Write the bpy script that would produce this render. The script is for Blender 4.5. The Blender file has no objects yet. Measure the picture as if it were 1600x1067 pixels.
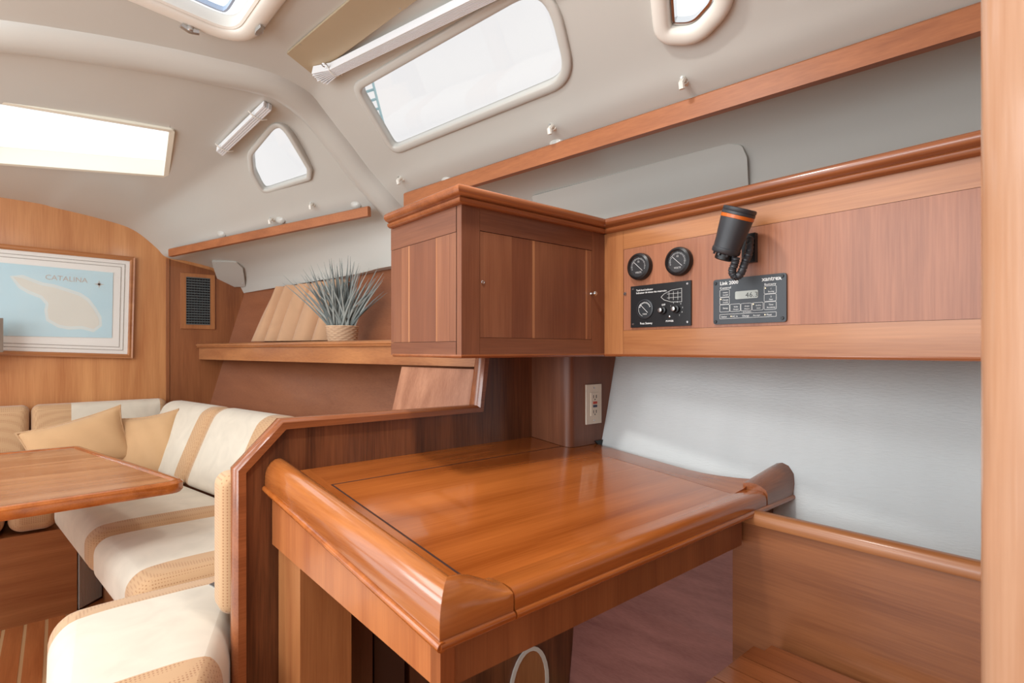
import bpy, bmesh, math, random
from mathutils import Vector as V, Matrix
from mathutils.bvhtree import BVHTree
random.seed(7)
scn = bpy.context.scene
COL = scn.collection
H = 1.10                       # camera height above the cabin sole; X outboard, Y forward, Z up
TH = math.radians(40.3); CS, SN = math.cos(TH), math.sin(TH)
# ---------------------------------------------------------------- camera
cd = bpy.data.cameras.new('camera'); cam = bpy.data.objects.new('camera', cd); COL.objects.link(cam)
cam.location = (0, 0, H); cam.rotation_euler = (math.pi/2, 0, -TH)
cd.sensor_width = 36; cd.lens = 836/1600*36; cd.shift_y = (545-533.5)/1600; cd.clip_start = 0.02
cd.dof.use_dof = True; cd.dof.focus_distance = 1.35; cd.dof.aperture_fstop = 9.0
scn.camera = cam
# ---------------------------------------------------------------- world, lamps, exposure
w = bpy.data.worlds.new('sky'); scn.world = w; w.use_nodes = True
w.node_tree.nodes['Background'].inputs[0].default_value = (0.97, 0.985, 1.0, 1)
w.node_tree.nodes['Background'].inputs[1].default_value = 1.75
def lamp(name, kind, loc, power, size=0.1, aim=None, col=(1, 1, 1), sy=None, spread=None):
    d = bpy.data.lights.new(name, kind); d.energy = power; d.color = col
    o = bpy.data.objects.new(name, d); COL.objects.link(o); o.location = loc
    if kind == 'AREA':
        d.size = size
        if sy: d.shape = 'RECTANGLE'; d.size_y = sy
        if spread: d.spread = spread
        o.rotation_euler = (V(aim)-V(loc)).to_track_quat('-Z', 'Y').to_euler()
    else: d.shadow_soft_size = size
    return o
lamp('port_side_fill', 'AREA', (-1.5, 0.65, H+0.42), 24, 1.2, (1.0, 0.8, H-0.1), (0.90, 0.96, 1.0), 0.8)  # broad fill added at the port side to brighten the inboard faces
lamp('overhead_lamp', 'AREA', (0.45, 0.70, H+0.90), 8.5, 0.10, (0.47, 0.74, 0), (1.0, 0.98, 0.95))
lamp('hatch_daylight', 'AREA', (-0.45, 0.9, H+0.9), 11, 0.45, (-0.3, 1.0, 0), (0.93, 0.97, 1.0), 0.5)
lamp('saloon_low_fill', 'AREA', (-1.3, 2.2, H+0.25), 7, 0.9, (0.2, 2.4, H-0.75), (0.97, 0.99, 1.0), 0.4)  # added fill for the saloon floor and settee base, no window built here
lamp('saloon_overhead_fill', 'AREA', (-0.75, 2.1, H+0.8), 9, 0.7, (0.0, 2.5, H-0.3), (0.97, 0.99, 1.0), 0.7)  # added soft fill below the closed saloon ceiling
vs = scn.view_settings; vs.view_transform = 'Standard'; vs.look = 'None'; vs.gamma = 1; vs.exposure = -0.14; vs.use_curve_mapping = False

# ---------------------------------------------------------------- pixel -> world helpers (photograph 1600x1067)
def ray(px, py):
    a = (px-800)/836; b = (545-py)/836
    return V((a*CS+SN, -a*SN+CS, b))
O = V((0, 0, H))
def oX(px, py, X): r = ray(px, py); return O + r*(X/r.x)
def oY(px, py, Y): r = ray(px, py); return O + r*(Y/r.y)
def oZ(px, py, z): r = ray(px, py); return O + r*(z/r.z)      # z relative to the camera
def oP(px, py, p0, n): r = ray(px, py); return O + r*((p0-O).dot(n)/r.dot(n))
def D(x, y, z): return V((x, y, H+z))                          # z given relative to camera height
# ---------------------------------------------------------------- materials
def srgb(r, g, b):
    f = lambda c: (c/255/12.92) if c/255 <= 0.04045 else ((c/255+0.055)/1.055)**2.4
    return (f(r), f(g), f(b), 1)
def newmat(name):
    m = bpy.data.materials.new(name); m.use_nodes = True
    return m, m.node_tree, m.node_tree.nodes['Principled BSDF']
def plain(name, col, rough=0.5, metal=0.0, bump=0.0, bscale=200, coat=0.0, var=0.0, emit=None, spec=0.5):
    m, t, p = newmat(name); N = t.nodes; L = t.links
    p.inputs['Base Color'].default_value = col; p.inputs['Roughness'].default_value = rough
    p.inputs['Metallic'].default_value = metal; p.inputs['Coat Weight'].default_value = coat
    p.inputs['Specular IOR Level'].default_value = spec
    tc = N.new('ShaderNodeTexCoord'); n = N.new('ShaderNodeTexNoise'); n.inputs['Scale'].default_value = bscale
    n.inputs['Detail'].default_value = 3; L.new(tc.outputs['Object'], n.inputs['Vector'])
    if bump:
        b = N.new('ShaderNodeBump'); b.inputs['Strength'].default_value = bump; b.inputs['Distance'].default_value = 0.002
        L.new(n.outputs['Fac'], b.inputs['Height']); L.new(b.outputs['Normal'], p.inputs['Normal'])
    if var:
        n2 = N.new('ShaderNodeTexNoise'); n2.inputs['Scale'].default_value = 7; n2.inputs['Detail'].default_value = 4
        L.new(tc.outputs['Object'], n2.inputs['Vector'])
        hs = N.new('ShaderNodeHueSaturation'); hs.inputs['Color'].default_value = col
        mr = N.new('ShaderNodeMapRange'); mr.inputs[3].default_value = 1-var; mr.inputs[4].default_value = 1+var
        L.new(n2.outputs['Fac'], mr.inputs[0]); L.new(mr.outputs[0], hs.inputs['Value']); L.new(hs.outputs[0], p.inputs['Base Color'])
    if emit:
        p.inputs['Emission Color'].default_value = col; p.inputs['Emission Strength'].default_value = emit
    return m
def wood(name, light, dark, axis='x', rough=0.32, coat=0.15, rings=0.35, ring_scale=9.0, streak=0.5, s=1.0, across=None, croughness=0.12, bump=0.12):
    """varnished teak: long noise streaks along `axis`, fine pores, soft cathedral bands"""
    m, t, p = newmat(name); N = t.nodes; L = t.links
    i = 'xyz'.index(axis)
    def mp(al, ac):
        k = N.new('ShaderNodeMapping'); sc = [ac*s]*3; sc[i] = al*s; k.inputs['Scale'].default_value = sc; return k
    tc = N.new('ShaderNodeTexCoord'); inf = N.new('ShaderNodeObjectInfo')
    off = N.new('ShaderNodeVectorMath'); off.operation = 'ADD'
    mul = N.new('ShaderNodeMath'); mul.operation = 'MULTIPLY'; mul.inputs[1].default_value = 3.7
    L.new(inf.outputs['Random'], mul.inputs[0]); L.new(tc.outputs['Object'], off.inputs[0]); L.new(mul.outputs[0], off.inputs[1])
    def noise(al, ac, det, dist=0.0):
        k = mp(al, ac); L.new(off.outputs[0], k.inputs['Vector']); n = N.new('ShaderNodeTexNoise')
        n.inputs['Scale'].default_value = 1; n.inputs['Detail'].default_value = det; n.inputs['Distortion'].default_value = dist
        L.new(k.outputs[0], n.inputs['Vector']); return n
    n1 = noise(1.3, 17, 5, 0.5); n2 = noise(9, 260, 3)
    k = mp(0.5, ring_scale); L.new(off.outputs[0], k.inputs['Vector'])
    n3 = N.new('ShaderNodeTexNoise'); n3.inputs['Scale'].default_value = 0.55; n3.inputs['Detail'].default_value = 1.5; L.new(k.outputs[0], n3.inputs['Vector'])
    m3 = N.new('ShaderNodeMath'); m3.operation = 'MULTIPLY'; m3.inputs[1].default_value = 60; L.new(n3.outputs['Fac'], m3.inputs[0])
    sn = N.new('ShaderNodeMath'); sn.operation = 'SINE'; L.new(m3.outputs[0], sn.inputs[0])
    def comb(a, wa, b, wb):
        x = N.new('ShaderNodeMath'); x.operation = 'MULTIPLY_ADD'; L.new(a, x.inputs[0]); x.inputs[1].default_value = wa
        if b is None: x.inputs[2].default_value = wb
        else:
            y = N.new('ShaderNodeMath'); y.operation = 'MULTIPLY'; L.new(b, y.inputs[0]); y.inputs[1].default_value = wb; L.new(y.outputs[0], x.inputs[2])
        return x.outputs[0]
    f = comb(n1.outputs['Fac'], 1.1, n2.outputs['Fac'], streak)
    f = comb(f, 1.0, sn.outputs[0], rings*0.3)
    mr = N.new('ShaderNodeMapRange'); mr.inputs[1].default_value = 0.35+streak*0.3; mr.inputs[2].default_value = 0.75+streak*0.7
    L.new(f, mr.inputs[0])
    mx = N.new('ShaderNodeMix'); mx.data_type = 'RGBA'; mx.inputs['A'].default_value = dark; mx.inputs['B'].default_value = light
    L.new(mr.outputs[0], mx.inputs['Factor']); L.new(mx.outputs['Result'], p.inputs['Base Color'])
    p.inputs['Roughness'].default_value = rough; p.inputs['Coat Weight'].default_value = coat; p.inputs['Coat Roughness'].default_value = croughness
    b = N.new('ShaderNodeBump'); b.inputs['Strength'].default_value = bump; b.inputs['Distance'].default_value = 0.001
    L.new(n2.outputs['Fac'], b.inputs['Height']); L.new(b.outputs['Normal'], p.inputs['Normal'])
    return m
W = {}
def wd(kind, axis):
    """cached teak variants"""
    if (kind, axis) in W: return W[(kind, axis)]
    P = {'mid':   ((162, 102, 62), (122, 70, 40), 0.36, 0.12, 0.08),
         'cab':   ((140, 88, 60), (104, 58, 38), 0.40, 0.12, 0.12),
         'light': ((184, 124, 76), (146, 88, 50), 0.36, 0.15, 0.12),
         'desk':  ((186, 106, 48), (146, 74, 28), 0.16, 0.45, 0.25),
         'trim':  ((160, 94, 54), (120, 64, 34), 0.26, 0.35, 0.1),
         'rail':  ((178, 110, 66), (142, 82, 46), 0.48, 0.0, 0.1),
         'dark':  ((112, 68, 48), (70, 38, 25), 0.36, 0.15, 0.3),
         'bulk':  ((206, 146, 92), (170, 106, 58), 0.38, 0.10, 0.25),
         'post':  ((192, 150, 120), (170, 122, 90), 0.2, 0.8, 0.1),
         'fiddle': ((192, 116, 58), (152, 82, 36), 0.15, 0.9, 0.2)}[kind]
    W[(kind, axis)] = wood('teak_%s_%s' % (kind, axis), srgb(*P[0]), srgb(*P[1]), axis, P[2], P[3], P[4])
    return W[(kind, axis)]
M = {}
M['gel'] = plain('gelcoat_white', srgb(192, 191, 184), 0.30, bump=0.05, bscale=500, coat=0.1)
M['plastic'] = plain('white_plastic', srgb(226, 222, 212), 0.35)
M['ivory'] = plain('ivory_plastic', srgb(225, 214, 196), 0.35)
M['black'] = plain('black_plastic', srgb(24, 24, 26), 0.38, bump=0.05)
M['rubber'] = plain('black_rubber', srgb(52, 54, 58), 0.42)
M['slate'] = plain('dark_slate_face', srgb(58, 63, 68), 0.5, bump=0.05)
M['dial'] = plain('dial_face', srgb(44, 47, 50), 0.4)
M['print'] = plain('white_print', srgb(225, 225, 222), 0.6)
M['red'] = plain('red_plastic', srgb(190, 60, 35), 0.4)
M['blue'] = plain('navy_plastic', srgb(40, 50, 80), 0.4)
M['orange'] = plain('orange_band', srgb(196, 98, 30), 0.3)
M['chrome'] = plain('chrome', srgb(200, 200, 200), 0.2, metal=1)
M['alu'] = plain('brushed_aluminium', srgb(190, 190, 188), 0.35, metal=0.9)
M['lcd'] = plain('lcd_screen', srgb(168, 172, 165), 0.25)
M['ink'] = plain('lcd_ink', srgb(50, 52, 50), 0.5)
M['tanboard'] = plain('tan_board', srgb(170, 152, 124), 0.55, var=0.05)
M['blind'] = plain('pleated_blind_fabric', srgb(226, 228, 230), 0.6)
M['gap'] = plain('dark_seam', srgb(62, 30, 16), 0.7)
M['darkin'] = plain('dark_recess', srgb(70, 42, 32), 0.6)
M['steel'] = plain('stainless_steel', srgb(175, 180, 186), 0.3, metal=0.9)
M['holly'] = plain('holly_strip', srgb(232, 200, 150), 0.4)
M['paper'] = plain('mat_paper', srgb(240, 238, 232), 0.6)
M['paperline'] = plain('mat_line', srgb(150, 140, 128), 0.6)
def cloth(name, col, dots=None, var=0.06, rough=0.85, scale=150):
    m, t, p = newmat(name); N = t.nodes; L = t.links
    tc = N.new('ShaderNodeTexCoord'); n = N.new('ShaderNodeTexNoise'); n.inputs['Scale'].default_value = 9; n.inputs['Detail'].default_value = 5
    n.inputs['Distortion'].default_value = 1.0
    L.new(tc.outputs['Object'], n.inputs['Vector'])
    mr = N.new('ShaderNodeMapRange'); mr.inputs[1].default_value = 0.3; mr.inputs[2].default_value = 0.7
    mr.inputs[3].default_value = 1-var; mr.inputs[4].default_value = 1+var
    L.new(n.outputs['Fac'], mr.inputs[0])
    hs = N.new('ShaderNodeHueSaturation'); hs.inputs['Color'].default_value = col; L.new(mr.outputs[0], hs.inputs['Value'])
    out = hs.outputs[0]
    if dots:
        vo = N.new('ShaderNodeTexVoronoi'); vo.inputs['Scale'].default_value = scale; vo.inputs['Randomness'].default_value = 0.0
        L.new(tc.outputs['Object'], vo.inputs['Vector'])
        lt = N.new('ShaderNodeMath'); lt.operation = 'LESS_THAN'; lt.inputs[1].default_value = 0.3; L.new(vo.outputs['Distance'], lt.inputs[0])
        mx = N.new('ShaderNodeMix'); mx.data_type = 'RGBA'; L.new(lt.outputs[0], mx.inputs['Factor']); L.new(out, mx.inputs['A']); mx.inputs['B'].default_value = dots
        out = mx.outputs['Result']
    L.new(out, p.inputs['Base Color']); p.inputs['Roughness'].default_value = rough
    p.inputs['Sheen Weight'].default_value = 0.25
    n2 = N.new('ShaderNodeTexNoise'); n2.inputs['Scale'].default_value = 700; L.new(tc.outputs['Object'], n2.inputs['Vector'])
    b = N.new('ShaderNodeBump'); b.inputs['Strength'].default_value = 0.2; b.inputs['Distance'].default_value = 0.001
    L.new(n2.outputs['Fac'], b.inputs['Height']); L.new(b.outputs['Normal'], p.inputs['Normal'])
    return m
M['cream'] = cloth('cream_suede', srgb(214, 204, 186), None, 0.07)
M['tan'] = cloth('tan_dotted_fabric', srgb(196, 158, 118), srgb(168, 122, 84), 0.03)
M['pillow'] = cloth('tan_pillow_fabric', srgb(202, 162, 118), None, 0.04)
M['curtain'] = cloth('tan_curtain_fabric', srgb(196, 154, 118), None, 0.04)
def vinyl():
    m, t, p = newmat('white_vinyl_lining'); N = t.nodes; L = t.links
    p.inputs['Base Color'].default_value = srgb(196, 200, 198); p.inputs['Roughness'].default_value = 0.42
    tc = N.new('ShaderNodeTexCoord'); k = N.new('ShaderNodeMapping'); k.inputs['Scale'].default_value = (60, 60, 330)
    n = N.new('ShaderNodeTexNoise'); n.inputs['Scale'].default_value = 1; n.inputs['Detail'].default_value = 4; n.inputs['Distortion'].default_value = 0.6
    L.new(tc.outputs['Object'], k.inputs[0]); L.new(k.outputs[0], n.inputs['Vector'])
    b = N.new('ShaderNodeBump'); b.inputs['Strength'].default_value = 0.45; b.inputs['Distance'].default_value = 0.0015
    L.new(n.outputs['Fac'], b.inputs['Height']); L.new(b.outputs['Normal'], p.inputs['Normal'])
    k2 = N.new('ShaderNodeMapping'); k2.inputs['Scale'].default_value = (9, 9, 0.6)
    n2 = N.new('ShaderNodeTexNoise'); n2.inputs['Scale'].default_value = 1; n2.inputs['Detail'].default_value = 2
    L.new(tc.outputs['Object'], k2.inputs[0]); L.new(k2.outputs[0], n2.inputs['Vector'])
    mx = N.new('ShaderNodeMix'); mx.data_type = 'RGBA'; mx.inputs['A'].default_value = srgb(198, 203, 203); mx.inputs['B'].default_value = srgb(216, 220, 219)
    L.new(n2.outputs['Fac'], mx.inputs['Factor']); L.new(mx.outputs['Result'], p.inputs['Base Color'])
    return m
M['vinyl'] = vinyl()
def glass(name, tint, gl=0.06):
    m, t, p = newmat(name); N = t.nodes; L = t.links; N.remove(p)
    tr = N.new('ShaderNodeBsdfTransparent'); tr.inputs[0].default_value = tint
    g = N.new('ShaderNodeBsdfGlossy'); g.inputs['Roughness'].default_value = 0.02
    mx = N.new('ShaderNodeMixShader'); mx.inputs[0].default_value = gl
    L.new(tr.outputs[0], mx.inputs[1]); L.new(g.outputs[0], mx.inputs[2]); L.new(mx.outputs[0], N['Material Output'].inputs[0])
    return m
M['glass'] = glass('clear_glass', (0.96, 0.97, 0.98, 1)); M['tinted'] = glass('tinted_acrylic', (0.79, 0.78, 0.775, 1))
M['pglass'] = glass('picture_glass', (1, 1, 1, 1), 0.05)

# ---------------------------------------------------------------- mesh helpers
def BM(): return bmesh.new()
def tag(o, label=None, cat=None, group=None, kind=None):
    if label: o['label'] = label
    if cat: o['category'] = cat
    if group: o['group'] = group
    if kind: o['kind'] = kind
    return o
def thing(name, loc, label, cat, group=None):
    o = bpy.data.objects.new(name, None); COL.objects.link(o); o.location = loc; o.empty_display_size = 0.05
    return tag(o, label, cat, group)
WP = {}
def obj(name, bm, mat, parent=None, smooth=False, label=None, org=None, bevel=0, recalc=True, seg=2):
    """links ONE mesh object; the bmesh is in world coordinates"""
    if bevel:
        es = [e for e in bm.edges if len(e.link_faces) == 2 and e.calc_face_angle(0) > 0.5]
        bmesh.ops.bevel(bm, geom=es, offset=bevel, segments=seg, profile=0.5, affect='EDGES', clamp_overlap=True)
    if recalc: bmesh.ops.recalc_face_normals(bm, faces=bm.faces)
    if org is None:
        if parent is not None: org = WP.get(parent.name, parent.location.copy())
        else:
            xs = [v.co for v in bm.verts]
            org = V(((min(c.x for c in xs)+max(c.x for c in xs))/2, (min(c.y for c in xs)+max(c.y for c in xs))/2, min(c.z for c in xs)))
    org = V(org)
    for v in bm.verts: v.co -= org
    me = bpy.data.meshes.new(name); bm.to_mesh(me); bm.free()
    for m in (mat if isinstance(mat, (list, tuple)) else [mat]): me.materials.append(m)
    for p in me.polygons: p.use_smooth = smooth or bevel > 0
    if bevel or smooth:
        try: me.set_sharp_from_angle(angle=math.radians(42))
        except Exception: pass
    o = bpy.data.objects.new(name, me); COL.objects.link(o)
    if parent is not None:
        o.parent = parent; base = WP.get(parent.name, parent.location.copy()); o.location = org-base
    else: o.location = org
    WP[o.name] = org.copy()
    if label: o['label'] = label
    return o
def struct(name, bm, mat, label=None, **k):
    o = obj(name, bm, mat, **k); o['kind'] = 'structure'
    if label: o['label'] = label
    return o
def hexa(bm, p):
    """8 corners: bottom ring 0-3, top ring 4-7"""
    v = [bm.verts.new(c) for c in p]
    for f in ((0, 3, 2, 1), (4, 5, 6, 7), (0, 1, 5, 4), (1, 2, 6, 5), (2, 3, 7, 6), (3, 0, 4, 7)): bm.faces.new([v[i] for i in f])
def box(bm, a, b):
    x0, y0, z0 = a; x1, y1, z1 = b
    hexa(bm, [V((x0, y0, z0)), V((x1, y0, z0)), V((x1, y1, z0)), V((x0, y1, z0)), V((x0, y0, z1)), V((x1, y0, z1)), V((x1, y1, z1)), V((x0, y1, z1))])
def prism(bm, pts, d):
    """polygon pts extruded by vector d"""
    d = V(d); a = [bm.verts.new(p) for p in pts]; b = [bm.verts.new(V(p)+d) for p in pts]; n = len(pts)
    bm.faces.new(a[::-1]); bm.faces.new(b)
    for i in range(n): bm.faces.new([a[i], a[(i+1) % n], b[(i+1) % n], b[i]])
def sweep(bm, path, prof, up, closed=False, caps=True, ups=None, scale=None):
    n = len(path); rings = []
    for i, p in enumerate(path):
        p = V(p)
        if closed: t0 = (p-V(path[i-1])).normalized(); t1 = (V(path[(i+1) % n])-p).normalized()
        else:
            t0 = (p-V(path[i-1])).normalized() if i else (V(path[1])-p).normalized()
            t1 = (V(path[i+1])-p).normalized() if i < n-1 else t0
        t = (t0+t1).normalized(); u0 = V(ups[i]) if ups else V(up)
        side = t.cross(u0).normalized(); u = side.cross(t).normalized()
        mit = 1/max(0.5, t.dot(t1)); s_ = scale[i] if scale else 1
        rings.append([bm.verts.new(p + side*(a*mit*s_) + u*(b*s_)) for a, b in prof])
    m = len(prof)
    for i in range(n if closed else n-1):
        A = rings[i]; B = rings[(i+1) % n]
        for j in range(m): bm.faces.new([A[j], A[(j+1) % m], B[(j+1) % m], B[j]])
    if caps and not closed: bm.faces.new(rings[0][::-1]); bm.faces.new(rings[-1])
def circ(r, n=12, ry=None): return [(r*math.cos(2*math.pi*k/n), (ry or r)*math.sin(2*math.pi*k/n)) for k in range(n)]
def rpoly(pts, r, seg=6):
    """rounded polygon of 3D points; r a number or list"""
    out = []; n = len(pts)
    for i in range(n):
        rr = r[i] if isinstance(r, (list, tuple)) else r
        p = V(pts[i]); a = V(pts[i-1])-p; b = V(pts[(i+1) % n])-p
        if rr <= 0: out.append(p); continue
        ang = a.angle(b); t = min(rr/math.tan(ang/2), a.length*0.48, b.length*0.48)
        A = p+a.normalized()*t; B = p+b.normalized()*t
        for k in range(seg+1):
            s = k/seg; out.append((A*(1-s)**2)+(p*2*s*(1-s))+(B*s*s))
    return out
def lathe(bm, prof, Mx, n=24, cap=True):
    rings = []
    for r, z in prof: rings.append([bm.verts.new(Mx @ V((r*math.cos(2*math.pi*k/n), r*math.sin(2*math.pi*k/n), z))) for k in range(n)])
    for i in range(len(prof)-1):
        for k in range(n): bm.faces.new([rings[i][k], rings[i][(k+1) % n], rings[i+1][(k+1) % n], rings[i+1][k]])
    if cap: bm.faces.new(rings[0][::-1]); bm.faces.new(rings[-1])
def text(bm, s, size, Mx, align='LEFT', ext=0.0003, bold=0.0, space=1.0):
    c = bpy.data.curves.new('t', 'FONT'); c.body = s; c.size = size; c.align_x = align; c.extrude = ext; c.offset = bold; c.resolution_u = 2
    c.space_character = space
    o = bpy.data.objects.new('t', c); COL.objects.link(o)
    dg = bpy.context.evaluated_depsgraph_get(); me = o.evaluated_get(dg).to_mesh()
    b2 = bmesh.new(); b2.from_mesh(me); b2.transform(Mx); tmp = bpy.data.meshes.new('t'); b2.to_mesh(tmp); b2.free()
    bm.from_mesh(tmp); bpy.data.meshes.remove(tmp); o.evaluated_get(dg).to_mesh_clear(); bpy.data.objects.remove(o); bpy.data.curves.remove(c)
def frame(o, x, y):
    x = V(x).normalized(); z = x.cross(V(y)).normalized(); y = z.cross(x)
    return Matrix(((x.x, y.x, z.x, o[0]), (x.y, y.y, z.y, o[1]), (x.z, y.z, z.z, o[2]), (0, 0, 0, 1)))
def inY(pxl, pyt, pxr, pyb, Y, depth, bm=None):
    """box whose aft face (plane Y) spans the pixel range (measured at the centre column)"""
    bm = bm or BM(); pm = (pxl+pxr)/2
    x0 = oY(pxl, 545, Y).x; x1 = oY(pxr, 545, Y).x; z1 = oY(pm, pyt, Y).z; z0 = oY(pm, pyb, Y).z
    box(bm, (x0, Y, z0), (x1, Y+depth, z1)); return bm

# ================================================================ SETTING
# ---- deck liner: one lofted moulding (ceiling, cabin side and the shelf recess)
def catm(pts, n):
    out = []
    for i in range(len(pts)-1):
        p0 = pts[max(i-1, 0)]; p1 = pts[i]; p2 = pts[i+1]; p3 = pts[min(i+2, len(pts)-1)]
        for k in range(n):
            t = k/n; out.append(0.5*((2*p1)+(p2-p0)*t+(2*p0-5*p1+4*p2-p3)*t*t+(3*p1-p0-3*p2+p3)*t**3))
    out.append(pts[-1]); return out
profA = [(1.60, 0.10), (1.58, 0.36), (1.53, 0.49), (1.45, 0.565), (1.34, 0.60), (1.25, 0.645), (1.165, 0.7135), (0.928, 0.868), (0.83, 0.905), (0.6, 0.93), (0.1, 0.955), (-1.3, 0.955)]
profB = [(1.17, 0.365), (1.18, 0.43), (1.165, 0.51), (1.12, 0.575), (1.07, 0.60), (1.01, 0.645), (0.935, 0.705), (0.72, 0.845), (0.61, 0.872), (0.4, 0.885), (0.0, 0.90), (-1.3, 0.90)]
profF = [(0.85, 0.335), (0.81, 0.40), (0.72, 0.46), (0.57, 0.495), (0.49, 0.50), (0.445, 0.515), (0.41, 0.555), (0.32, 0.63), (0.22, 0.665), (0.0, 0.70), (-0.21, 0.718), (-1.3, 0.74)]
def stA(Y, lo=None):
    r = []
    for i, (q, z) in enumerate(profA): r.append(V((q-0.12*Y, Y, H+z)))
    if lo: r[0].z = H+lo
    return r
def mixp(a, b, t): return [(p[0]*(1-t)+q[0]*t, p[1]*(1-t)+q[1]*t) for p, q in zip(a, b)]
stations = [stA(-1.7), stA(-0.4), stA(0.6), stA(1.3), stA(1.72, 0.25)]
for Y, t in ((2.1, 0), (2.45, 0.27), (2.8, 0.52), (3.15, 0.77), (3.56, 1.04)):
    stations.append([V((x, Y, H+z)) for x, z in mixp(profB, profF, t)])
rows = [catm(s_, 5) for s_ in stations]
cols = list(zip(*rows)); cols = [catm(list(c), 4) for c in cols]; grid = list(zip(*cols))
lb = BM(); gv = [[lb.verts.new(p) for p in r] for r in grid]
for i in range(len(gv)-1):
    for j in range(len(gv[0])-1): lb.faces.new([gv[i][j], gv[i+1][j], gv[i+1][j+1], gv[i][j+1]])
bmesh.ops.recalc_face_normals(lb, faces=lb.faces)
lb.faces.ensure_lookup_table()
if lb.faces[0].normal.x > 0: bmesh.ops.reverse_faces(lb, faces=lb.faces)
liner_bvh = BVHTree.FromBMesh(lb)
def onL(px, py, off=0.0):
    r = ray(px, py).normalized(); p, n, i, d = liner_bvh.ray_cast(O, r)
    if p is None: raise Exception('no liner hit %s %s' % (px, py))
    if n.dot(r) > 0: n = -n
    return p+n*off, n
def planar(pxs):
    """pixel outline laid flat on the liner: points on the mean plane, and its normal"""
    h = []
    for p in pxs:
        try: h.append(onL(*p))
        except Exception: pass
    c = sum((a for a, _ in h), V())/len(h); 
    n = V()
    P = [a for a, _ in h]
    for i in range(len(P)): n += (P[i]-c).cross(P[(i+1) % len(P)]-c)
    n.normalize()
    if n.dot(c-O) > 0: n = -n
    return [oP(px, py, c, n) for px, py in pxs], n
openings = []    # (outline, normal)
big, nb = planar([(547, 132), (614, 243), (903, 128), (885, -45)])
# the top edge runs out of the frame: complete the parallelogram
big[3] = big[2]+(big[0]-big[1])*0.98
big_o = rpoly(big, [0.07, 0.05, 0.12, 0.10], 10); openings.append((big_o, nb))
small, ns = planar([(436, 176), (386, 238), (389, 268), (410, 305), (487, 281), (488, 265)])
small_o = rpoly(small, [0.06, 0.12, 0.12, 0.05, 0.04, 0.04], 8); openings.append((small_o, ns))
port, npn = planar([(1012, -60), (1024, 68), (1095, 68), (1150, 10), (1148, -70)])
def lerp(a, b, t): return a*(1-t)+b*t
port_o = rpoly(port, [0.04, 0.08, 0.09, 0.09, 0.04], 8); openings.append((port_o, npn))
sky, nsk = planar([(272, 203), (262, 276), (0, 256), (0, 158)])
sky[2] = sky[1]+(sky[2]-sky[1])*1.35; sky[3] = sky[0]+(sky[3]-sky[0])*1.42
sky_o = rpoly(sky, [0.012, 0.02, 0.02, 0.02]); openings.append((sky_o, nsk))
hat, nh = planar([(205, -6), (372, 66), (398, 62), (437, 10), (400, -40)])
hv = (hat[0]-hat[1]); hat = [hat[1], hat[2], hat[3]]
# a square hatch: corner at (385,66), one edge towards (205,-6), the other towards (440,0)
hc = oP(388, 74, hat[0], nh); he1 = (oP(215, 0, hat[0], nh)-hc).normalized(); he2 = (oP(441, 4, hat[0], nh)-hc).normalized()
hatq = [hc, hc+he1*0.50, hc+he1*0.50+he2*0.48, hc+he2*0.48]
hat_o = rpoly(hatq, 0.13, 10); openings.append((hat_o, nh))
def inset(o, n, d):
    out = []; m = len(o); c = sum(o, V())/m
    for i in range(m):
        a = o[i-1]; b = o[(i+1) % m]; t = (b-a)
        s_ = n.cross(t).normalized()
        if s_.dot(c-o[i]) < 0: s_ = -s_
        out.append(o[i]+s_*d)
    return out
me = bpy.data.meshes.new('ceiling'); lb.to_mesh(me); lb.free(); me.materials.append(M['gel'])
for p in me.polygons: p.use_smooth = True
ceil = bpy.data.objects.new('ceiling', me); COL.objects.link(ceil)
sol = ceil.modifiers.new('s', 'SOLIDIFY'); sol.thickness = 0.03; sol.offset = -1
bpy.context.view_layer.update(); dg = bpy.context.evaluated_depsgraph_get(); sm = bpy.data.meshes.new_from_object(ceil.evaluated_get(dg)); ceil.modifiers.clear()
b = BM(); b.from_mesh(sm); bmesh.ops.recalc_face_normals(b, faces=b.faces); b.to_mesh(sm); b.free(); ceil.data = sm
cutters = []
for (o_, n_) in openings:
    b = BM(); oo = inset(o_, n_, 0.014); prism(b, [p-n_*0.12 for p in oo], n_*0.2)
    bmesh.ops.recalc_face_normals(b, faces=b.faces)
    cm = bpy.data.meshes.new('cut'); b.to_mesh(cm); b.free(); co = bpy.data.objects.new('cut', cm); COL.objects.link(co); cutters.append(co)
    md = ceil.modifiers.new('b', 'BOOLEAN'); md.operation = 'DIFFERENCE'; md.object = co; md.solver = 'FAST'
bpy.context.view_layer.update()
dg = bpy.context.evaluated_depsgraph_get()
newme = bpy.data.meshes.new_from_object(ceil.evaluated_get(dg)); ceil.modifiers.clear(); ceil.data = newme; newme.name = 'ceiling'
for c in cutters: m_ = c.data; bpy.data.objects.remove(c); bpy.data.meshes.remove(m_)
try: newme.set_sharp_from_angle(angle=math.radians(50))
except Exception: pass
tag(ceil, 'moulded off-white deck liner overhead, running down the cabin side', kind='structure')

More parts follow.
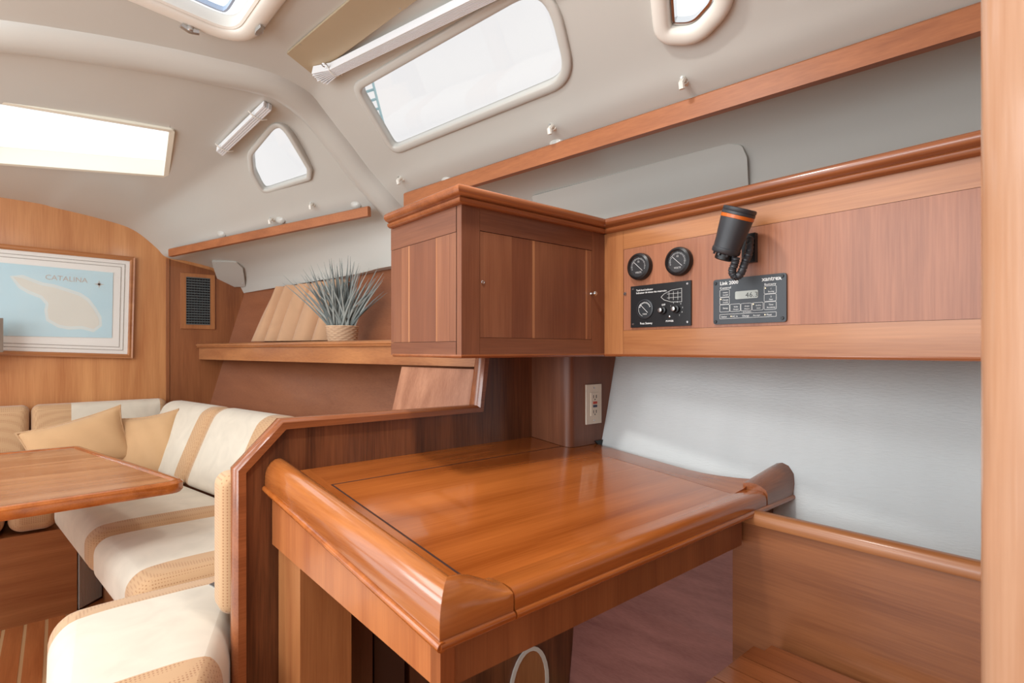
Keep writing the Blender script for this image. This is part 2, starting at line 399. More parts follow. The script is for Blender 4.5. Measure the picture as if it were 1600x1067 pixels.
def ring(bm, outline, n, width, height, r=0.006):
    """rounded frame lying on the liner around an outline, its outer edge on the outline"""
    prof = []
    for k in range(9):
        a = math.pi*k/8; prof.append((-math.cos(a)*width/2, height*math.sin(a)**0.6))
    prof += [(width/2, -0.02), (-width/2, -0.02)]
    c = inset(outline, n, width/2)
    sweep(bm, c, prof, n, closed=True)
def window(name, outline, n, width, height, mat, pane_mat, label, depth=0.012):
    b = BM(); ring(b, outline, n, width, height)
    o = struct(name, b, mat, label, smooth=True)
    b = BM(); prism(b, [p-n*depth for p in inset(outline, n, width*0.75)], -n*0.005); obj('pane', b, pane_mat, o)
    return o
w1 = window('window_1', big_o, nb, 0.028, 0.009, M['gel'], M['tinted'], 'long tinted side window above the chart table in a raised white frame')
w2 = window('window_2', small_o, ns, 0.022, 0.008, M['gel'], M['tinted'], 'small rounded triangular window forward of the ceiling beam')
w3 = window('window_3', port_o, npn, 0.04, 0.02, M['plastic'], M['glass'], 'small opening portlight with a rounded white frame at the top of the cabin side')
b = BM(); sweep(b, [p-npn*0.004 for p in inset(port_o, npn, 0.045)], [(-0.003, -0.02), (0.003, -0.02), (0.003, 0.004), (-0.003, 0.004)], npn, closed=True); obj('inner_rim', b, M['chrome'], w3, smooth=True)
b = BM(); sweep(b, inset(sky_o, nsk, 0.006), [(-0.009, -0.07), (0.009, -0.07), (0.009, 0.004), (-0.009, 0.004)], nsk, closed=True)
w4 = struct('window_4', b, plain('cream_well', srgb(226, 222, 206), 0.4), 'wide fixed skylight in the sloping forward liner')
b = BM(); prism(b, [p-nsk*0.062 for p in sky_o], -nsk*0.006); obj('pane', b, M['glass'], w4)
# ceiling hatch
b = BM(); ring(b, hat_o, nh, 0.05, 0.02)
w5 = struct('window_5', b, M['plastic'], 'square deck hatch overhead with a white rounded frame and latches', smooth=True)
h2 = inset(hat_o, nh, 0.052)
b = BM(); sweep(b, h2, [(-0.006, -0.03), (0.006, -0.03), (0.006, 0.006), (0, 0.01), (-0.006, 0.006)], nh, closed=True); obj('inner_frame', b, M['plastic'], w5, smooth=True)
b = BM(); sweep(b, [p-nh*0.02 for p in inset(hat_o, nh, 0.09)], [(-0.003, -0.01), (0.003, -0.01), (0.003, 0.004), (-0.003, 0.004)], nh, closed=True); obj('seal', b, plain('blue_grey_seal', srgb(165, 182, 205), 0.4), w5, smooth=True)
b = BM(); prism(b, [p-nh*0.025 for p in inset(hat_o, nh, 0.05)], -nh*0.006); obj('pane', b, M['glass'], w5)
for px, py, dr in ((298, 32, he1), (407, 34, he2)):
    p = oP(px, py, hc, nh)+nh*0.022; b = BM(); mx = frame(p, dr, nh.cross(dr))
    sweep(b, [mx @ V((-0.022, 0, 0)), mx @ V((0.0, 0.004, 0.004)), mx @ V((0.022, 0, 0))], [(-0.008, 0), (0.008, 0), (0.006, 0.008), (-0.006, 0.008)], nh)
    lathe(b, [(0.009, -0.004), (0.009, 0.008), (0.006, 0.011)], mx, 14); obj('latch', b, M['alu'], w5, smooth=True)

# ---- moulded beam crossing the ceiling
bp = [(-160, 44), (0, 56), (120, 72), (230, 90), (330, 110), (400, 125), (445, 142), (490, 180), (530, 228), (565, 275), (600, 315), (622, 338)]
pp = [onL(*p) for p in bp]; pts = catm([a for a, _ in pp], 5); ups = catm([n for _, n in pp], 5)
prof = [(0.075*math.cos(math.pi*k/10)*(1.0 if k in (0, 10) else 0.95), -0.006+0.04*math.sin(math.pi*k/10)**1.3) for k in range(11)]
b = BM(); sweep(b, pts, prof[::-1], (0, 0, 1), ups=ups)
struct('ceiling_beam', b, M['gel'], 'rounded moulded white beam arching across the ceiling', smooth=True)

# ---- hull side: vinyl lined above, wood below, wood lining forward
def hullA(Y, z): return 1.25+0.28*(z+0.27)+0.20*(1.054-Y)
def grid_mesh(bm, rows_):
    vv = [[bm.verts.new(p) for p in r] for r in rows_]
    for i in range(len(vv)-1):
        for j in range(len(vv[0])-1): bm.faces.new([vv[i][j], vv[i+1][j], vv[i+1][j+1], vv[i][j+1]])
def slab(rows_, off):
    b = BM(); grid_mesh(b, rows_); r2 = [[p+V(off) for p in r] for r in rows_]; n0 = len(b.verts); grid_mesh(b, r2)
    b.verts.ensure_lookup_table(); R = len(rows_); Cn = len(rows_[0]); g = lambda k, i, j: b.verts[k*R*Cn+i*Cn+j]
    for i in range(R-1):
        for j in (0, Cn-1): b.faces.new([g(0, i, j), g(0, i+1, j), g(1, i+1, j), g(1, i, j)])
    for j in range(Cn-1):
        for i in (0, R-1): b.faces.new([g(0, i, j), g(0, i, j+1), g(1, i, j+1), g(1, i, j)])
    return b
ys = [-1.7, -1, -0.3, 0.3, 0.8, 1.245]
b = slab([[D(hullA(Y, z), Y, z) for z in (-0.46, -0.2, 0.05, 0.4)] for Y in ys], (0.03, 0, 0))
struct('wall_right', b, M['vinyl'], 'sloping hull side lined in white grained vinyl beside the chart table', smooth=True)
b = slab([[D(1.30+0.09*(z+0.9)+0.20*(1.2-Y)+(0 if z < -0.5 else 0.02), Y, z) for z in (-1.1, -0.8, -0.44)] for Y in ys], (0.03, 0, 0))
struct('wall_right_lower', b, wood('rosy_ply', srgb(176, 118, 108), srgb(140, 88, 80), 'y', 0.5, 0.05, 0.2), 'rose brown plywood lining under the chart table')
def hullF(Y, z): return 1.683-0.248*Y+0.28*(z-0.2)
b = slab([[D(hullF(Y, z), Y, z) for z in (-1.1, -0.6, -0.1, 0.45)] for Y in (1.245, 2.0, 2.8, 3.53)], (0.03, 0, 0))
struct('wall_right_forward', b, wood('hull_teak', srgb(156, 98, 66), srgb(134, 80, 52), 'y', 0.4, 0.1, 0.0, streak=0.9), 'brown teak hull lining behind the settee and shelf')
# ---- forward bulkhead
YB = 3.5
b = BM(); prof = [(-1.4, -1.1), (0.95, -1.1), (0.95, 0.36), (0.84, 0.40), (0.70, 0.49), (0.49, 0.53), (0.41, 0.59), (0.30, 0.66), (0.0, 0.73), (-0.21, 0.75), (-1.4, 0.77)]
prism(b, [D(x, YB, z) for x, z in prof], (0, 0.025, 0))
struct('wall_front', b, wood('bulkhead_teak', srgb(210, 150, 96), srgb(176, 112, 64), 'z', 0.4, 0.1, 0.25, s=0.8), 'light teak bulkhead at the forward end of the saloon')
x = oY(262, 545, YB).x; b = BM(); sweep(b, [D(x, YB-0.001, -1.0), D(x, YB-0.001, 0.50)], [(-0.009, -0.002), (0.009, -0.002), (0.007, 0.007), (-0.007, 0.007)], (0, -1, 0))
struct('trim_1', b, wd('mid', 'z'), 'narrow teak bead running up the forward bulkhead')
# the darker board outboard of that bead
b = BM(); prism(b, [D(xx, YB-0.004, z) for xx, z in ((x+0.01, -1.0), (0.93, -1.0), (0.93, 0.355), (0.80, 0.385), (0.68, 0.455), (0.52, 0.487), (x+0.01, 0.497))], (0, 0.004, 0))
struct('wall_front_panel', b, wd('mid', 'z'), 'darker teak board at the outboard end of the forward bulkhead')
b = BM(); box(b, (-1.4, -1.75, 0.0), (1.75, -1.70, H+0.96))
struct('wall_back', b, wd('mid', 'z'), 'teak bulkhead behind the camera')
# ---- partition between saloon and chart table
YP = 1.214
P = lambda px, py: oY(px, py, YP)
out = [P(372, 700), P(372, 735), P(441, 661), P(746, 637), P(757, 548)]
out[0] = V((out[1].x, YP, 0.0))
outer = [V((out[1].x, YP, 0.0)), out[1], out[2], out[3], out[4], V((1.45, YP, H+0.0)), V((1.27, YP, 0.0))]
b = BM(); prism(b, outer, (0, 0.03, 0))
part = struct('wall_partition', b, wood('partition_teak', srgb(134, 80, 48), srgb(76, 41, 24), 'z', 0.34, 0.2, 0.55, ring_scale=5, streak=0.8), 'dark figured teak half-height partition between chart table and settee')
cap = [(-0.004, -0.022), (0.026, -0.022), (0.034, -0.012), (0.036, 0.004), (0.030, 0.014), (0.012, 0.019), (-0.010, 0.014), (-0.018, 0.002), (-0.016, -0.022)]
cap = [(-0.021, -0.014), (-0.021, 0.002), (-0.014, 0.009), (0.0, 0.011), (0.014, 0.009), (0.021, 0.002), (0.021, -0.014)]
b = BM(); path = [V((outer[0].x, YP+0.012, 0.0))]+[V((p.x, YP+0.012, p.z)) for p in out[1:]]
sweep(b, path, cap, (0, 0, 1), ups=[(-1, 0, 0), (-0.9, 0, 0.45), (-0.5, 0, 0.9), (-0.6, 0, 0.8), (-1, 0, 0.1)])
obj('cap_moulding', b, wd('trim', 'x'), part, smooth=True, label='rounded cap moulding along the edge of the partition')
# ---- floor: teak planks with light strips
b = BM(); box(b, (-1.4, -1.7, -0.03), (1.6, 3.6, -0.001))
floor = struct('floor', b, M['holly'], 'teak and holly cabin sole')
tf = wood('sole_teak', srgb(226, 150, 92), srgb(192, 118, 66), 'y', 0.3, 0.3, 0.3)
pitch = 0.064; x0 = oZ(73, 966, -1.1).x
b = BM(); box(b, (x0+0.0055-pitch*1+0.0, -1.7, -0.0009), (x0+pitch-0.0055-pitch, 3.6, 0.0)); bmesh.ops.translate(b, verts=b.verts, vec=(0, 0, 0))
pl0 = obj('plank', b, tf, floor); k0 = 0
for k in range(-17, 20):
    xx = pl0.location.x+pitch*k
    if k == 0: continue
    c = pl0.copy(); COL.objects.link(c); c.location.x = xx
# ---- foreground post
pc = V((CS*0.469+SN*0.44, -SN*0.469+CS*0.44, 0))
b = BM(); hw = 0.052
sq = [V((pc.x+sx*hw, pc.y+sy*hw, 0.0)) for sx, sy in ((-1, -1), (1, -1), (1, 1), (-1, 1))]
Rz = Matrix.Translation(pc) @ Matrix.Rotation(-TH+0.25, 4, 'Z') @ Matrix.Translation(-pc)
sq = [Rz @ p for p in sq]
prism(b, rpoly(sq, 0.028, 8), (0, 0, H+0.93))
post = struct('pillar', b, wd('post', 'z'), 'out-of-focus varnished wooden post close to the camera at the right edge', smooth=True)

# ================================================================ CHART TABLE
zt = lambda Y, off=0.0: -0.27-0.08*(1.214-Y)+off          # sloping top
YA = 0.556; XI = 0.357; XO = 1.215; ZB = -0.42
def T(x, y, off=0.0): return D(x, y, zt(y)+off)
dk = thing('chart_table', D(0.78, 0.87, -1.1), 'glossy orange teak chart table with sloping lid, fixed in front of the dark partition', 'table')
def tslab(x0, x1, y0, y1, t0, t1, b=None):
    b = b or BM(); hexa(b, [T(x0, y0, t0), T(x1, y0, t0), T(x1, y1, t0), T(x0, y1, t0), T(x0, y0, t1), T(x1, y0, t1), T(x1, y1, t1), T(x0, y1, t1)]); return b
md = wd('desk', 'x')
XS = 0.431; YS = 1.083; g = 0.0016
# the lid wraps over the aft edge; frame boards around it
obj('frame_board', tslab(XS-g, XO, YS+g, YP-0.001, -0.018, 0), md, dk)
obj('frame_board', tslab(XI+0.02, XS-g, YA+0.012, YP-0.001, -0.018, 0), wd('desk', 'y'), dk)
XL1 = 1.135
b = tslab(XS+g, XL1, YA+0.03, YS-g, -0.018, 0.0)
lid = obj('lid', b, wood('lid_teak', srgb(192, 108, 48), srgb(150, 76, 28), 'x', 0.17, 0.5, 0.5, ring_scale=5, s=0.8, croughness=0.05, bump=0.03), dk, label='hinged lid of glossy orange teak')
# outboard strip rising gently to the raised aft outboard corner
b = BM(); rows_ = []
for i in range(13):
    y = YS-g-(YS-YA-0.03)*i/12; t = max(0, (i-8)/4.0)
    rows_.append([T(XL1+g, y, 0), T(1.18, y, 0.004*t), T(1.222+0.02*t, y, 0.016*t*t)])
b = slab(rows_, (0, 0, -0.018)); obj('frame_board', b, wd('desk', 'y'), dk, smooth=True)
obj('seam', tslab(XS-g-0.0004, XS+g+0.0004, YA+0.03, YS+g, -0.012, 0.0002), M['gap'], dk)
obj('seam', tslab(XS-g, XL1+g, YS-g-0.0003, YS+g+0.0003, -0.012, 0.0002), M['gap'], dk)
obj('seam', tslab(XL1-0.0004, XL1+g+0.0006, YA+0.03, YS, -0.012, -0.0004), M['gap'], dk)
# round-topped fiddle along the inboard edge, mitred round the aft corner
XG = oY(790, 940, YA).x; xo = XI-0.013; yo = YA-0.018
fp = [(0.0, -0.022), (0.0, -0.006), (0.001, 0.004), (0.005, 0.016), (0.012, 0.026), (0.021, 0.032), (0.031, 0.033), (0.041, 0.028), (0.050, 0.018), (0.057, 0.009), (0.062, 0.004), (0.0635, -0.006), (0.0635, -0.016), (0.014, -0.019), (0.014, -0.022)]
def rings_mesh(rs, nm, mat, lab=None):
    b = BM(); rr = [[b.verts.new(p) for p in r] for r in rs]; n = len(rr[0])
    for i in range(len(rr)-1):
        for j in range(n): b.faces.new([rr[i][j], rr[i][(j+1) % n], rr[i+1][(j+1) % n], rr[i+1][j]])
    b.faces.new(rr[0][::-1]); b.faces.new(rr[-1])
    bmesh.ops.triangulate(b, faces=[f for f in b.faces if len(f.verts) > 4]); return obj(nm, b, mat, dk, smooth=True, label=lab)
def side_r(y): return [T(xo-0.008*(y-YA)/(YP-YA)+i_, y, v) for i_, v in fp]
mitre = [T(xo+i_, yo+i_, v) for i_, v in fp]
rings_mesh([side_r(YP-0.002), side_r(0.9), mitre], 'fiddle_rail', wd('fiddle', 'y'), 'round-topped raised fiddle rail along the inboard edge')
ret = [mitre]
for t_ in (0.12, 0.3, 0.5, 0.7, 0.85, 1.0):
    xb_ = xo+0.064; x_ = xb_+(XG-0.0012-xb_)*t_; hh = 1-0.86*(t_*t_*(3-2*t_)); ret.append([T(x_-(1-t_)*(0.064-i_)*(1-t_)*0.9, yo+i_*(1-0.15*t_), v*hh if v > 0 else v) for i_, v in fp])
rings_mesh(ret, 'fiddle_corner', wd('fiddle', 'x'))
# lid nosing along the aft edge
nz = [(-0.018, -0.022), (-0.018, -0.010), (-0.016, -0.001), (-0.010, 0.004), (0.004, 0.004), (0.018, 0.001), (0.034, 0.0), (0.034, -0.018), (0.0, -0.019), (0.0, -0.022)]
XN = oY(1185, 780, YA).x
b = BM(); ra = [[b.verts.new(T(x, YA+u, v)) for u, v in nz] for x in (XG+0.0015, XN)]
for j in range(len(nz)): b.faces.new([ra[0][j], ra[0][(j+1) % len(nz)], ra[1][(j+1) % len(nz)], ra[1][j]])
b.faces.new(ra[0][::-1]); b.faces.new(ra[1]); bmesh.ops.triangulate(b, faces=[f for f in b.faces if len(f.verts) > 4]); obj('lid_nosing', b, md, dk, smooth=True)
# raised outboard corner with scooped finger notch
XE = oY(1246, 770, YA-0.018).x-0.004
b = BM(); ra = []
for i in range(8):
    s_ = i/7; x = XN+0.003+(XE-XN-0.003)*s_; hh = 0.018+0.028*s_
    ra.append([b.verts.new(T(x, YA+u, v)) for u, v in ((-0.019, -0.022), (-0.019, 0.002), (-0.015, hh*0.55), (-0.002, hh*0.9), (0.012, hh), (0.024, hh*0.93), (0.036, hh*0.72), (0.04, -0.012), (0.04, -0.018), (0.0, -0.022))])
for i in range(7):
    for j in range(10): b.faces.new([ra[i][j], ra[i][(j+1) % 10], ra[i+1][(j+1) % 10], ra[i+1][j]])
b.faces.new(ra[0][::-1]); b.faces.new(ra[-1]); bmesh.ops.triangulate(b, faces=[f for f in b.faces if len(f.verts) > 4]); obj('raised_corner', b, wd('trim', 'x'), dk, smooth=True, label='raised outboard corner block of the fiddle')
b = BM(); sweep(b, [T(XE-0.004, YA-0.017, -0.014), T(XE-0.002, YA-0.014, 0.018)], circ(0.007, 10), (0, -1, 0)); obj('corner_bead', b, wd('light', 'z'), dk, smooth=True)
# bead below the fiddles
bead = [(-0.006, -0.007), (0.008, -0.007), (0.008, 0.007), (-0.002, 0.007), (-0.008, 0.003), (-0.009, -0.003)]
for a_, c_, nm in (((XI-0.012, YP-0.002), (XI-0.012, YA-0.022), 'bead'),):
    b = BM(); sweep(b, [T(a_[0]-0.008, a_[1], -0.028), T(c_[0], c_[1], -0.028)], circ(0.007, 10, 0.0065), (0, 0, 1)); obj('bead', b, md, dk, smooth=True)
for xa, xb in ((XI-0.014, XG-0.0015), (XG+0.0015, XE-0.004)):
    b = BM(); sweep(b, [T(xa, YA-0.017, -0.028), T(xb, YA-0.017, -0.028)], circ(0.007, 10, 0.0065), (0, 0, 1)); obj('bead', b, md, dk, smooth=True)
# aprons
b = BM(); prism(b, [D(XI-0.006, YP-0.002, ZB), D(XI, YA+0.002, ZB), T(XI, YA+0.002, -0.022), T(XI-0.006, YP-0.002, -0.022)], (0.018, 0, 0))
obj('apron', b, wood('apron_teak', srgb(190, 118, 68), srgb(158, 88, 48), 'z', 0.34, 0.2, 0.15), dk, label='inboard apron board with upright grain')
XAE = 1.117
b = BM(); prism(b, [D(XI+0.018, YA, ZB), D(XAE, YA, ZB), T(XAE, YA, -0.022), T(XI+0.018, YA, -0.022)], (0, 0.018, 0)); obj('apron', b, wd('mid', 'z'), dk, label='aft apron board with upright grain')
b = BM(); box(b, (XI-0.001, YA-0.001, H+ZB-0.001), (XI+0.02, YA+0.022, H+zt(YA)-0.024)); obj('corner_strip', b, wd('trim', 'z'), dk, bevel=0.006)
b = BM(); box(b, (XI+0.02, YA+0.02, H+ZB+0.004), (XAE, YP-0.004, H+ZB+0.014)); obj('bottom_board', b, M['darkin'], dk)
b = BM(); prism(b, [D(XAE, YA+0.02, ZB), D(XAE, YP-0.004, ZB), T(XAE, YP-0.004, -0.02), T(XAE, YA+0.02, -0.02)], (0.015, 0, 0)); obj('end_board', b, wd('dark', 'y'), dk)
# support bracket beneath raised corner
b = BM(); prism(b, [D(1.15, YA+0.015, -0.36), oY(1290, 815, YA+0.03), oY(1252, 770, YA+0.03), D(1.16, YA+0.015, -0.335)], (0, 0.015, 0)); obj('corner_bracket', b, wd('cab', 'z'), dk)
# supports under the table, seen at bottom left
def pillarY(pxl, pxr, Y, depth, mat, nm, z1=ZB+0.002, bev=0.0, z0=-1.1):
    b = BM(); box(b, (oY(pxl, 545, Y).x, Y, H+z0), (oY(pxr, 545, Y).x, Y+depth, H+z1)); return obj(nm, b, mat, dk, bevel=bev, seg=4)
pillarY(469, 549, 1.07, 0.135, wd('light', 'z'), 'support_post', bev=0.018)
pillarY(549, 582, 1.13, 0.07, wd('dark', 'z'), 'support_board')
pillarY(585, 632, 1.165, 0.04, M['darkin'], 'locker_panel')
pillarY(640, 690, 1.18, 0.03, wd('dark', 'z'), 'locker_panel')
# white rimmed oval opening trim and pale cloth glimpsed low on the partition
b = BM(); c0 = P(826, 1075); ov = [c0+V((0.075*math.cos(t), 0, 0.12*math.sin(t))) for t in [2*math.pi*k/28 for k in range(28)]]
sweep(b, ov, [(-0.006, -0.004), (0.006, -0.004), (0.006, 0.006), (-0.006, 0.006)], (0, -1, 0), closed=True)
lo = struct('trim_2', b, M['plastic'], 'white rim of an oval opening low on the partition behind the chart table', smooth=True)
b = BM(); prism(b, [p+V((0, -0.001, 0)) for p in ov], (0, 0.001, 0)); obj('opening_board', b, wd('light', 'z'), lo)

# ---- column behind the table and its outlet
YC = 1.054; XC = 1.108
b = BM(); z1 = H-0.012
xa = oY(962, 560, YC).x; xb = oY(941, 685, YC).x
hexa(b, [V((XC, YC, H+zt(YC)+0.001)), V((xb, YC, H+zt(YC)+0.001)), V((xb, YP-0.001, H+zt(YP)+0.001)), V((XC, YP-0.001, H+zt(YP)+0.001)), V((XC, YC, z1)), V((xa+0.002, YC, z1)), V((xa+0.002, YP-0.001, z1)), V((XC, YP-0.001, z1))])
es = [e for e in b.edges if abs(e.verts[0].co.x-XC) < 1e-4 and abs(e.verts[1].co.x-XC) < 1e-4 and abs(e.verts[0].co.y-YC) < 1e-4 and abs(e.verts[1].co.y-YC) < 1e-4]
bmesh.ops.bevel(b, geom=es, offset=0.024, segments=6, profile=0.5, affect='EDGES')
struct('column', b, wd('cab', 'z'), 'boxed teak column with a rounded corner standing on the back of the chart table', smooth=True)
b = BM(); prism(b, [oY(930, 689, YC-0.004), oY(946, 686, YC-0.004), oY(941, 697, YC-0.004), oY(936, 696, YC-0.004)], (0, 0.02, 0))
tag(obj('dark_gap_patch', b, M['black']), 'small black patch standing for the dark gap at the foot of the column beside the hull', 'cover')  # black patch put in for the dark of the gap between column and hull
c0 = oY(926, 631, YC); out_ = thing('power_outlet', c0-V((0, 0, 0.057)), 'ivory wall outlet with red and blue buttons on the column', 'outlet')
b = BM(); box(b, (c0.x-0.033, YC-0.006, c0.z-0.058), (c0.x+0.033, YC-0.0005, c0.z+0.058)); obj('wall_plate', b, M['ivory'], out_, bevel=0.003)
b = BM(); box(b, (c0.x-0.017, YC-0.009, c0.z-0.034), (c0.x+0.017, YC-0.006, c0.z+0.034)); rc = obj('receptacle', b, M['ivory'], out_, bevel=0.0015)
b = BM(); box(b, (c0.x-0.008, YC-0.011, c0.z+0.001), (c0.x+0.008, YC-0.009, c0.z+0.008)); obj('button', b, M['red'], rc, label='red button')
b = BM(); box(b, (c0.x-0.008, YC-0.011, c0.z-0.009), (c0.x+0.008, YC-0.009, c0.z-0.002)); obj('button', b, M['blue'], rc, label='navy blue button')
for s_ in (-1, 1):
    b = BM()
    for sx, w_ in ((-0.006, 0.001), (0.006, 0.0013)): box(b, (c0.x+sx-w_, YC-0.0095, c0.z+s_*0.022-0.004), (c0.x+sx+w_, YC-0.0088, c0.z+s_*0.022+0.005))
    lathe(b, [(0.002, 0), (0.002, 0.0006)], frame((c0.x, YC-0.009, c0.z+s_*0.022-0.008), (1, 0, 0), (0, 0, 1)), 8); obj('socket_slots', b, M['black'], rc)
    b = BM(); lathe(b, [(0.003, 0), (0.0025, 0.001)], frame((c0.x, YC-0.006, c0.z+s_*0.048), (1, 0, 0), (0, 0, 1)), 10); obj('screw', b, M['chrome'], out_)

# ================================================================ WALL CABINET
YK = 0.93; XK = 0.649; XP = 1.112; ZK0 = -0.0155; ZK1 = 0.325
cab = thing('wall_cabinet', D(0.88, 1.07, ZK0), 'square teak wall cabinet with a planked door, hung over the partition', 'cabinet')
b = BM(); box(b, (XK+0.008, YK+0.012, H+ZK0+0.001), (XP+0.05, YP+0.03, H+ZK1)); obj('carcass', b, wd('cab', 'z'), cab)
zk = lambda py, px=722: oY(px, py, YK).z-H
xk = lambda px: oY(px, 545, YK).x
# aft face: stiles, rails, door
xd0, xd1 = xk(750), xk(925); zd1 = zk(361, 750); zd0 = zk(527, 750)
def aft(x0, x1, z0, z1, mat, nm, par=cab, y0=YK, d=0.012, bev=0.0, lab=None):
    b = BM(); box(b, (x0, y0, H+z0), (x1, y0+d, H+z1)); return obj(nm, b, mat, par, bevel=bev, label=lab)
b = BM(); box(b, (XK, YK, H+ZK0), (xd0-0.0008, YK+0.02, H+ZK1)); obj('stile', b, wd('cab', 'z'), cab, bevel=0.004, seg=3)
aft(xd1+0.0008, XP, ZK0, ZK1, wd('cab', 'z'), 'stile')
aft(xd0, xd1, zd1+0.0015, ZK1, wd('cab', 'x'), 'rail'); aft(xd0, xd1, ZK0, zd0-0.0008, wd('cab', 'x'), 'rail')
dg_ = obj('door', (lambda b: (box(b, (xd0+0.0005, YK+0.004, H+zd0), (xd1-0.0005, YK+0.012, H+zd1)), b)[1])(BM()), wd('cab', 'z'), cab)
xs = [xd0+0.0006]+[xk(p) for p in (755.5, 800, 832, 836, 879, 915, 918)]+[xd1-0.0006]
cabs = [wood('door_board_%d' % i, srgb(*c), srgb(*d), 'z', 0.4, 0.1, 0.2) for i, (c, d) in enumerate((((140, 90, 62), (112, 64, 42)), ((132, 80, 54), (104, 58, 38)), ((150, 98, 68), (120, 70, 46)), ((176, 122, 84), (150, 94, 60))))]
order = [0, 2, 1, 3, 0, 1, 3, 2]
for i in range(len(xs)-1):
    aft(xs[i]+0.0002, xs[i+1]-0.0002, zd0, zd1, cabs[order[i]], 'board', dg_, YK+0.0005, 0.0035)
p = oY(755, 441, YK); b = BM(); lathe(b, [(0.005, 0), (0.0045, 0.0012), (0.0025, 0.0012), (0.002, 0.0002)], frame((p.x, YK, p.z), (1, 0, 0), (0, 0, 1)), 14); obj('keyhole', b, M['chrome'], cab, smooth=True, label='small round keyhole')
p = oY(924, 459, YK); b = BM(); lathe(b, [(0.0045, 0), (0.003, 0.003), (0.003, 0.008), (0.006, 0.011), (0.0065, 0.014), (0.004, 0.017)], frame((p.x, YK, p.z), (1, 0, 0), (0, 0, 1)), 16); obj('knob', b, M['chrome'], cab, smooth=True)
# inboard face
yk = lambda px: oX(px, 545, XK).y
def inb(y0, y1, z0, z1, mat, nm, x0=XK, d=0.01):
    b = BM(); box(b, (x0, y0, H+z0), (x0+d, y1, H+z1)); return obj(nm, b, mat, cab)
ya, yb = yk(714), YP+0.03; y_l = yk(626)
zt_ = oX(714, 362, XK).z-H; zb_ = oX(714, 533, XK).z-H
stile_mat = wd('cab', 'z')  # same teak as the aft face stiles
inb(ya+0.0008, YK+0.02, ZK0, ZK1, stile_mat, 'stile') if ya < YK+0.02 else None
inb(max(ya, YK+0.0205), yb, zt_+0.001, ZK1, wd('cab', 'y'), 'rail'); inb(max(ya, YK+0.0205), yb, ZK0, zb_-0.001, wd('cab', 'y'), 'rail')
ed = [max(ya, YK+0.0205), yk(702), yk(683), yk(680.5), yk(640), yk(637.5), yk(627), yb]
od = [0, 2, 3, 1, 3, 2, 0]
for i in range(len(ed)-1):
    if ed[i+1] > ed[i]+0.0006: inb(ed[i]+0.0002, ed[i+1]-0.0002, zb_, zt_, cabs[od[i]], 'board', XK+0.0005)
# crown moulding (mitred, outboard L), shared profile with the instrument panel
crown = [(0.0, -0.016), (0.010, -0.016), (0.015, -0.012), (0.016, -0.007), (0.012, -0.003), (0.020, 0.0), (0.025, 0.006), (0.025, 0.013), (0.020, 0.019), (0.010, 0.022), (-0.02, 0.022), (-0.02, -0.016)]
zc = H+0.321
b = BM(); sweep(b, [V((XK, YP+0.02, zc)), V((XK, YK, zc)), V((XP, YK, zc))], [(u, v) for u, v in crown], (0, 0, 1))
obj('crown_moulding', b, wd('trim', 'x'), cab, smooth=True)
b = BM(); box(b, (XK+0.006, YK+0.006, zc+0.005), (XP+0.05, YP+0.03, zc+0.020)); obj('top_board', b, wd('cab', 'x'), cab)
bb = BM(); sweep(bb, [V((XK+0.003, YP+0.02, H+ZK0)), V((XK+0.003, YK+0.003, H+ZK0)), V((XP, YK+0.003, H+ZK0))], circ(0.0045, 8), (0, 0, 1)); obj('bottom_bead', bb, wd('trim', 'x'), cab, smooth=True)

# ================================================================ INSTRUMENT PANEL
ip = thing('instrument_panel', D(XP, 0.3, ZK0), 'long framed teak panel carrying the gauges, outboard of the chart table', 'panel')
YE = -0.6
zx = lambda py, px: oX(px, py, XP).z-H
yx = lambda px: oX(px, 545, XP).y
zr1 = zx(390, 975); zr0 = zx(515, 1005)
ysd = yx(974)
def pan(y0, y1, z0, z1, mat, nm, d=0.016, x0=XP):
    b = BM(); box(b, (x0, min(y0, y1), H+z0), (x0+d, max(y0, y1), H+z1)); return obj(nm, b, mat, ip)
pan(YK-0.0005, ysd+0.0004, ZK0, ZK1, wd('light', 'z'), 'stile')
pan(ysd-0.0004, YE, zr1+0.0006, ZK1, wd('light', 'y'), 'rail'); pan(ysd-0.0004, YE, ZK0, zr0-0.0006, wd('light', 'y'), 'rail')
b = BM(); box(b, (XP+0.0006, YE, H+zr0), (XP+0.014, ysd-0.0008, H+zr1)); obj('field_panel', b, wood('field_teak', srgb(174, 114, 82), srgb(138, 84, 58), 'z', 0.42, 0.1, 0.05, streak=0.8, bump=0.25), ip, label='rosy veneer field with upright grain')
b = BM(); sweep(b, [V((XP, YK, zc)), V((XP, YE, zc))], crown, (0, 0, 1)); obj('crown_moulding', b, wd('trim', 'y'), ip, smooth=True)
b = BM(); sweep(b, [V((XP+0.004, YK, H+ZK0)), V((XP+0.004, YE, H+ZK0))], circ(0.005, 8), (0, 0, 1)); obj('bottom_bead', b, wd('trim', 'y'), ip, smooth=True)
b = BM(); box(b, (XP+0.014, YE, H+0.29), (XP+0.42, YK, H+0.305)); obj('shelf_board', b, wd('cab', 'y'), ip)
def FX(px, py, off=0.0): p = oX(px, py, XP-off); return frame(p, (0, -1, 0), (0, 0, 1))
def sX(px): return oX(px, 545, XP).y
p = oX(977, 459, XP); b = BM(); lathe(b, [(0.0045, 0), (0.004, 0.002)], FX(977, 459), 12); obj('screw', b, M['chrome'], ip, smooth=True)
